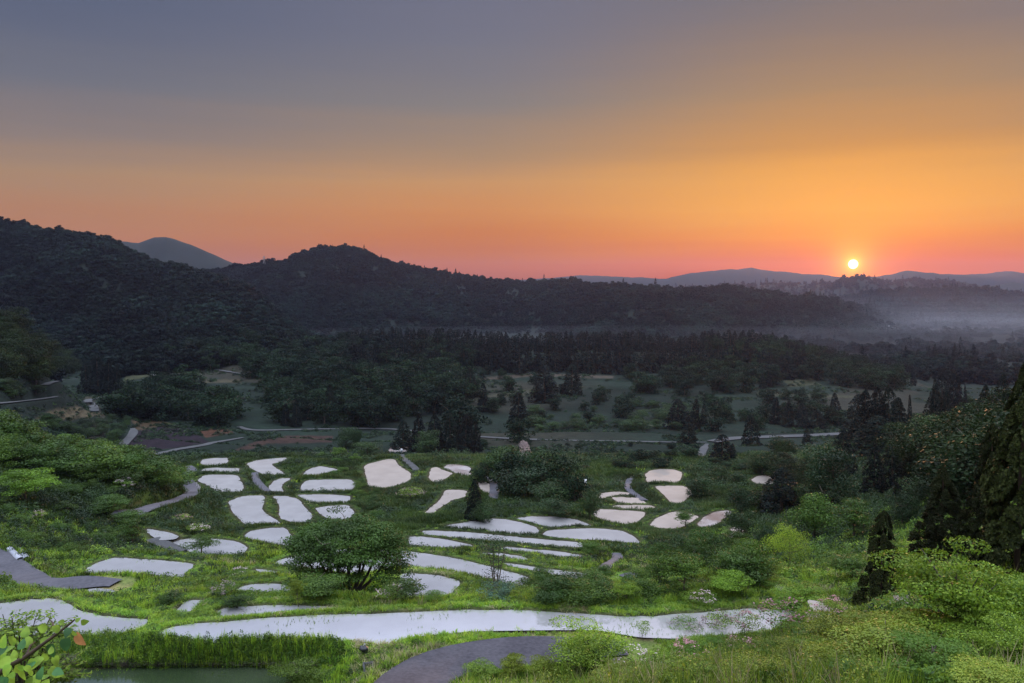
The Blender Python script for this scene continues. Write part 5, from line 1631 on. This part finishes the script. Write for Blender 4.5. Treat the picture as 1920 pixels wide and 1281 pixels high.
# the branch with big heart shaped leaves close to the viewer
def heart_leaf(L=1.0, W=0.8, cup=0.12):
    """outline of a heart leaf, split along the midrib"""
    n = 9
    t = np.linspace(0, 1, n)
    wv_ = W * 0.5 * np.sin(np.pi * t ** 0.62) ** 0.85
    back = -0.10 * np.exp(-((t - 0.12) / 0.12) ** 2)
    V = []
    for i in range(n):
        V.append((t[i] * L, 0, -0.0))
    for i in range(n):
        V.append((t[i] * L + back[i], wv_[i], cup * wv_[i] * 1.2 - 0.15 * t[i] ** 2))
    for i in range(n):
        V.append((t[i] * L + back[i], -wv_[i], cup * wv_[i] * 1.2 - 0.15 * t[i] ** 2))
    V = np.array(V); V[:n, 2] = -0.15 * t ** 2
    Fc = []
    for i in range(n - 1):
        Fc.append((i, i + 1, n + i + 1, n + i)); Fc.append((i + 1, i, 2 * n + i, 2 * n + i + 1))
    return V, np.array(Fc)


def vine():
    r = np.random.default_rng(3)
    D = 3.6

    def pt(u, v, d=D):
        tx, tz = ray(u, v); return np.array([tx * d, d, tz * d])
    o = bpy.data.objects.new('leafy_branch', None); C.objects.link(o)
    foot = np.array([-2.75, D - 0.2, float(ground_z(-2.75, D - 0.2))])
    o.location = foot
    tag(o, 'near branch with large heart shaped leaves in the bottom left corner', 'branch')
    stem = [foot - [0, 0, .1], np.array([-2.6, D, -2.1]), pt(-40, 1290), pt(20, 1248), pt(48, 1232), pt(75, 1212), pt(105, 1190), pt(128, 1172), pt(140, 1162)]
    stem = np.array(stem)
    q = np.linspace(0, len(stem) - 1, 30)
    cv = np.stack([np.interp(q, range(len(stem)), stem[:, k]) for k in range(3)], 1)
    parts = [tube(cv - foot, np.linspace(0.016, 0.0035, 30), 6)]
    side = [([48, 1232], [66, 1204]), ([20, 1248], [14, 1275]), ([0, 1262], [-20, 1220]), ([105, 1190], [92, 1160])]
    for a, b in side:
        A, B = pt(*a), pt(*b, d=D + 0.15)
        parts.append(tube(np.array([A, (A + B) / 2 + [0, 0, .02], B]) - foot, [0.006, 0.004, 0.002], 5))
    link('stem', mesh_np('branch_stem', *join(parts), M['bark_dark']), o)
    gl = heart_leaf()
    mg = leaf_mat('vine_leaf', (0.13, 0.27, 0.03), (0.27, 0.40, 0.06), None, 0.45, 8.0)
    mo = leaf_mat('vine_leaf_turning', (0.50, 0.25, 0.11), (0.42, 0.22, 0.10), None, 0.4, 8.0)
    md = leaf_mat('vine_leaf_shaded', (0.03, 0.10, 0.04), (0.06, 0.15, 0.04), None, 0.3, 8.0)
    spec = [(95, 1208, 32, 'd', -80), (122, 1198, 28, 'd', -80), (142, 1190, 36, 'o', -38), (78, 1232, 34, 'g', -95), (104, 1230, 26, 'g', -70), (130, 1178, 22, 'd', -100),
            (88, 1180, 26, 'g', 170), (112, 1182, 22, 'g', 160), (142, 1166, 14, 'g', 60), (152, 1168, 18, 'g', 10), (120, 1167, 16, 'g', 175), (20, 1238, 34, 'g', -160),
            (0, 1232, 36, 'g', -170), (55, 1212, 30, 'g', 120), (38, 1250, 36, 'g', -60), (70, 1262, 38, 'g', -50), (86, 1275, 30, 'g', -70), (10, 1270, 36, 'd', -100),
            (-10, 1200, 34, 'g', 140), (30, 1205, 28, 'g', 160), (46, 1195, 26, 'g', 100), (60, 1285, 34, 'g', -100), (30, 1290, 34, 'g', -80), (-20, 1255, 36, 'g', 170),
            (100, 1260, 26, 'g', -20), (5, 1215, 30, 'g', 90), (135, 1185, 16, 'g', -20), (65, 1240, 26, 'd', -120)]
    for k in range(34):
        spec.append((r.uniform(-20, 105), r.uniform(1205, 1290), r.uniform(16, 30), 'ggggd'[r.integers(0, 5)], r.uniform(0, 360)))
    for (u, v, s, m_, ang) in spec:
        c = pt(u, v, D + r.uniform(-0.15, 0.25)) - foot
        L_ = s * D / F * 0.85
        V, Fc = gl
        V = V * L_
        # turn the leaf to face the viewer, then spin and tip it at random
        E = (Matrix.Translation(Vector(c)) @ Matrix.Rotation(r.uniform(-.35, .35), 4, 'Z') @ Matrix.Rotation(R(90) - R(35) + r.uniform(-.5, .5), 4, 'X') @ Matrix.Rotation(R(ang), 4, 'Z') @ Matrix.Rotation(r.uniform(-.4, .4), 4, 'X'))
        Em = np.array(E)
        VV = V @ Em[:3, :3].T + Em[:3, 3]
        link('leaf', mesh_np('heart_leaf', VV, Fc, {'g': mg, 'o': mo, 'd': md}[m_], True), o)


vine()


def fern_shrub():
    """pinnate leaved shrub behind the branch"""
    r = np.random.default_rng(12)
    D = 9.0
    o = bpy.data.objects.new('pinnate_shrub', None); C.objects.link(o)

    def pt(u, v, d=D):
        tx, tz = ray(u, v); return np.array([tx * d, d, tz * d])
    gx, gy = pt(40, 1260)[0], D
    foot = np.array([gx, gy, float(ground_z(gx, gy))]); o.location = foot
    tag(o, 'feathery pinnate leaved shrub behind the heart leaved branch', 'shrub')
    tips = [(5, 1152), (22, 1156), (50, 1153), (66, 1160), (95, 1155), (104, 1162), (35, 1170), (80, 1178), (10, 1178), (-15, 1160), (60, 1190), (20, 1195), (100, 1200), (130, 1225), (110, 1240), (130, 1262), (95, 1270), (60, 1230), (0, 1210), (125, 1245), (40, 1215)]
    st, cs, ns, sz = [], [], [], []
    for (u, v) in tips:
        e = pt(u, v, D + r.uniform(-0.5, 0.5)) - foot
        q = np.linspace(0, 1, 8)[:, None]
        cv = e * q + np.array([0, 0, 0.25]) * np.sin(q * math.pi)
        st.append(tube(cv, np.linspace(0.018, 0.004, 8), 5))
        for k in range(9):       # fronds round the tip
            a = r.uniform(0, 6.28); ln = r.uniform(0.16, 0.30)
            dv = np.array([math.cos(a), math.sin(a), r.uniform(-0.2, 0.35)]); dv /= np.linalg.norm(dv)
            b0 = cv[-1] - [0, 0, r.uniform(0, 0.25)]
            st.append(tube(np.array([b0, b0 + dv * ln]), [0.003, 0.001], 3))
            sd = np.cross(dv, [0, 0, 1.0])
            for m_ in range(9):
                f = (m_ + 1.5) / 10
                for s in (-1, 1):
                    cs.append(b0 + dv * ln * f + sd * s * 0.035 + r.normal(0, .004, 3)); ns.append(np.array([0, 0, 1.0]) + r.normal(0, .35, 3)); sz.append(0.055)
    link('stems', mesh_np('shrub_stems', *join(st), M['bark']), o)
    link('foliage', mesh_np('shrub_foliage', *leaves(np.array(cs), np.array(ns), np.array(sz), r, 0.45), M['weed']), o)


fern_shrub()

# ------------------------------------------------------------------ small built things
def root(name, p, label, cat, group=None, rz=0.0):
    o = bpy.data.objects.new(name, None); C.objects.link(o); o.location = p; o.rotation_euler = (0, 0, rz)
    return tag(o, label, cat, group)


# mulched vegetable beds
p = at_px(48, 1039)[0]
bed = root('vegetable_plot', p + [0, 0, 0.05], 'brown soil plot with two strips of silvery mulch film by the left road', 'garden plot')
cor = at_px(np.array([15, 45, 66, 36.]), np.array([1031, 1025, 1046, 1054.]))
V = np.vstack([cor + [0, 0, 0.10], cor - [0, 0, 0.5]]) - (p + [0, 0, 0.05])
link('soil', mesh_np('plot_soil', V, [(3, 2, 1, 0), (0, 1, 5, 4), (1, 2, 6, 5), (2, 3, 7, 6), (3, 0, 4, 7)], M['soil']), bed)
for (a, b) in (((18, 1031), (38, 1051)), ((31, 1029), (50, 1050))):
    A, B = at_px([a[0], b[0]], [a[1], b[1]])
    q = np.linspace(0, 1, 14)
    dv = (B - A); sd = np.array([dv[1], -dv[0], 0]); sd /= np.linalg.norm(sd)
    V = []
    for t in q:
        c = A + dv * t - (p + [0, 0, 0.05])
        for s, hz in ((-.28, .12), (-.2, .24), (0, .28), (.2, .24), (.28, .12)):
            V.append(c + sd * s + [0, 0, hz + 0.02 * rng.normal()])
    Fc = [(i * 5 + j, i * 5 + j + 1, (i + 1) * 5 + j + 1, (i + 1) * 5 + j) for i in range(13) for j in range(4)]
    link('mulch_strip', mesh_np('mulch_strip', V, Fc, M['plastic'], True), bed)

# small sheet roof at the end of the winding lane
p = at_px(235, 978)[0]
sh = root('low_shed', p, 'low grey sheet roofed shelter among bushes at the end of the winding lane', 'shed')
link('roof', mesh_np('shed_roof', *join([boxg(0, 0, 1.15, 2.6, 1.8, 0.06, 0.2)] + [boxg(k * 0.25, 0, 1.195, 0.03, 1.78, 0.03, 0.2) for k in range(-4, 5)]), M['asphalt2']), sh)
for sx in (-1.1, 1.1):
    for sy in (-0.7, 0.7):
        link('post', mesh_np('shed_post', *boxg(sx, sy, 0.5, 0.08, 0.08, 1.25, 0.2), M['bark']), sh)

# concrete drain box by the road
p = at_px(691, 1262)[0]
dr = root('drain_box', p, 'open concrete drain box beside the asphalt bend', 'drain', rz=0.25)
w, l, t = 0.42, 0.9, 0.08
link('walls', mesh_np('drain_walls', *join([boxg(-w / 2, 0, 0.0, t, l, 0.7), boxg(w / 2, 0, 0.0, t, l, 0.7), boxg(0, l / 2 - t / 2, -0.01, w - t, t, 0.7), boxg(0, -l / 2 + t / 2, -0.01, w - t, t, 0.7)]), M['gravel']), dr)
link('floor', mesh_np('drain_floor', *boxg(0, 0, 0.16, w - t - .01, l - 2 * t - .01, 0.05), M['black_plastic']), dr)  # black floor, the shade of the recess put into its colour

# low kerb wall round the inside of the bend
# scuffed tyre marks on the asphalt lie in the road material

# small black bundle on the verge
p = at_px(682, 1229)[0]
r = np.random.default_rng(4)
th = np.linspace(0, 2 * math.pi, 12, endpoint=False)
V = []
for i, (z_, q) in enumerate(((0, .12), (.06, .17), (.13, .18), (.2, .13), (.24, .05))):
    for a in th:
        V.append((math.cos(a) * q * (1 + .15 * r.normal()) * 1.3, math.sin(a) * q * (1 + .15 * r.normal()), z_ + .02 * r.normal()))
Fc = [(i * 12 + j, i * 12 + (j + 1) % 12, (i + 1) * 12 + (j + 1) % 12, (i + 1) * 12 + j) for i in range(4) for j in range(12)]
bn = root('crumpled_bag', p + [0, 0, .25], 'small crumpled black and white bag on the grass verge', 'bag')
link('bag_body', mesh_np('bag_body', V, Fc, M['black_plastic'], True), bn)
link('tied_neck', mesh_np('tied_neck', *tube(np.array([[0, 0, .22], [.03, 0, .3], [.08, .02, .33]]), [.03, .015, .045], 7), M['white_paint']), bn)

# guard posts on the outer bend of the winding lane
for k, (u, v) in enumerate(((369, 913), (372, 917), (375, 920), (374, 925))):
    p = at_px(u, v)[0]
    o = root('marker_post', p, ['farthest', 'second farthest', 'second nearest', 'nearest'][k] + ' short white post on the bend of the winding lane', 'post', 'white posts on the lane bend')
    link('post', mesh_np('post', *tube(np.array([[0, 0, -.2], [0, 0, .75]]), [.06, .06], 8), M['white_paint']), o)
    link('cap', mesh_np('cap', *boxg(0, 0, .76, .13, .13, .05), M['metal']), o)
for (u, v, lab) in ((1097, 917, 'upright white marker board beside the fallow field'), (753, 852, 'small white marker at the foot of the far paddies')):
    p = at_px(u, v)[0]
    o = root('marker_board', p, lab, 'marker')
    link('board', mesh_np('board', *boxg(0, 0, 1.1, .55, .06, 1.1), M['white_paint']), o)
    link('post', mesh_np('board_post', *boxg(0, .06, .4, .08, .06, 1.6), M['metal']), o)

# far houses
for (u, v, wpx, hpx, lab, roofm, dp) in [(858, 692, 13, 9, 'small far house with a dull red roof under the cedar ridge', 'red_roof', 470),
                                          (845, 702, 8, 5, 'tiny pale hut beside the red roofed house', 'white_paint', 455),
                                          (1664, 640, 22, 9, 'long pale roofed house on the far right hillside', 'concrete', 1120),
                                          (1527, 700, 9, 6, 'tiny pale shed at the foot of the low right ridge', 'white_paint', 480)]:
    tx, tz = ray(u, v); p = np.array([tx * dp, dp, 0.0]); p[2] = float(ground_z(p[0], p[1]))
    # stand the house on a levelled plinth at the height it is seen
    zt = tz * dp
    hh = root('house', p, lab, 'house', rz=0.2)
    W, H = wpx * dp / F, hpx * dp / F
    zb_ = max(0.0, zt - p[2])
    link('wall', mesh_np('house_wall', *boxg(0, 0, zb_ * 0.5 + H * .3, W * .9, W * .6, H * .7 + zb_), M['gravel']), hh)
    zr = zb_ + H * .62
    V = np.array([(-W / 2, -W * .36, zr), (W / 2, -W * .36, zr), (W / 2, W * .36, zr), (-W / 2, W * .36, zr), (-W / 2, 0, zr + H * .5), (W / 2, 0, zr + H * .5)])
    me = bpy.data.meshes.new('house_roof'); me.from_pydata(V.tolist(), [], [(0, 1, 5, 4), (2, 3, 4, 5), (0, 4, 3), (1, 2, 5), (3, 2, 1, 0)]); me.materials.append(M[roofm])
    link('roof', me, hh)
    for s in (-.25, .25):
        link('window', mesh_np('window', *boxg(W * s, -W * .305, zb_ + H * .35, W * .18, .08, H * .22), M['black_plastic']), hh)


# lattice pylon on the saddle of the ridge
def pylon(u, vt, dp, px_h):
    tx, tz = ray(u, vt); p = np.array([tx * dp, dp, 0.0]); H = px_h * dp / F
    p[2] = min(float(ground_z(p[0], p[1])), tz * dp - H * 0.6)
    H = tz * dp - p[2]
    o = root('power_pylon', p, 'thin lattice power pylon on the saddle of the far ridge', 'pylon')
    parts = []; w0_, w1_ = H * .09, H * .02
    lv = np.linspace(0, 1, 7)
    cn = [(-1, -1), (1, -1), (1, 1), (-1, 1)]
    for a, b in cn:
        parts.append(tube(np.array([[a * w0_, b * w0_, 0], [a * w1_, b * w1_, H]]), [.3, .2], 4))
    for i in range(6):
        wa = w0_ + (w1_ - w0_) * lv[i]; wb = w0_ + (w1_ - w0_) * lv[i + 1]
        for k in range(4):
            a, b = cn[k], cn[(k + 1) % 4]
            parts.append(tube(np.array([[a[0] * wa, a[1] * wa, lv[i] * H], [b[0] * wb, b[1] * wb, lv[i + 1] * H]]), [.14, .14], 3))
    link('tower', mesh_np('pylon_tower', *join(parts), M['metal']), o)
    for f, ww in ((.70, .2), (.82, .17), (.93, .12)):
        link('crossarm', mesh_np('crossarm', *tube(np.array([[-H * ww, 0, H * f], [0, 0, H * (f + .015)], [H * ww, 0, H * f]]), [.15, .35, .15], 4), M['metal']), o)


pylon(495, 480, 1180, 17)

# ------------------------------------------------------------------ air
def vol_mat(name, color, dens, aniso=0.0):
    m, nt, out = mat_base(name)
    v = nt.nodes.new('ShaderNodeVolumePrincipled')
    v.inputs['Color'].default_value = color + (1,)
    v.inputs['Density'].default_value = dens
    v.inputs['Anisotropy'].default_value = aniso
    nt.links.new(v.outputs[0], out.inputs['Volume'])
    return m


V, Fc = boxg(0, 2500, 300, 12000, 5800, 960)
V[:, 2] = np.where(V[:, 2] < 0, float(GZ.min()) - 1.5, 172)
hz = link('haze', mesh_np('haze', V, Fc, vol_mat('haze', (0.52, 0.56, 0.88), 5.0e-5, 0.55)))
tag(hz, kind='stuff')


def mist(u, dp, zc, rx, ry, rz_, dens, label):
    tx, _ = ray(u, 600)
    bm = bmesh.new(); bmesh.ops.create_icosphere(bm, subdivisions=4, radius=1.0)
    for v in bm.verts:
        v.co = Vector((v.co.x * rx, v.co.y * ry, v.co.z * rz_))
    me = bpy.data.meshes.new('mist'); bm.to_mesh(me); bm.free()
    me.materials.append(vol_mat('mist', (0.9, 0.92, 1.0), dens, 0.2))
    o = link('mist', me, loc=(tx * dp, dp, zc))
    tag(o, label, kind='stuff')


for k in range(9):
    hz_ = 9 + 8.5 * k
    mist(1880 + 14 * (k % 3), 1060 + 25 * k, -72, 430 + 25 * k, 560 + 22 * k, hz_, 4.6e-4 * math.exp(-hz_ / 24), 'pale morning mist lying in the right hand valley, layer ' + str(k + 1) + ' from the ground')
for k, (hz_, fr) in enumerate(((12, 1.0), (26, 1.1))):
    mist(1150, 830, -66, 640 * fr, 190 * fr, hz_, 1.3e-4, 'faint mist behind the low middle ridge, layer ' + str(k + 1) + ' from the ground')
print('done', len(scene.objects))
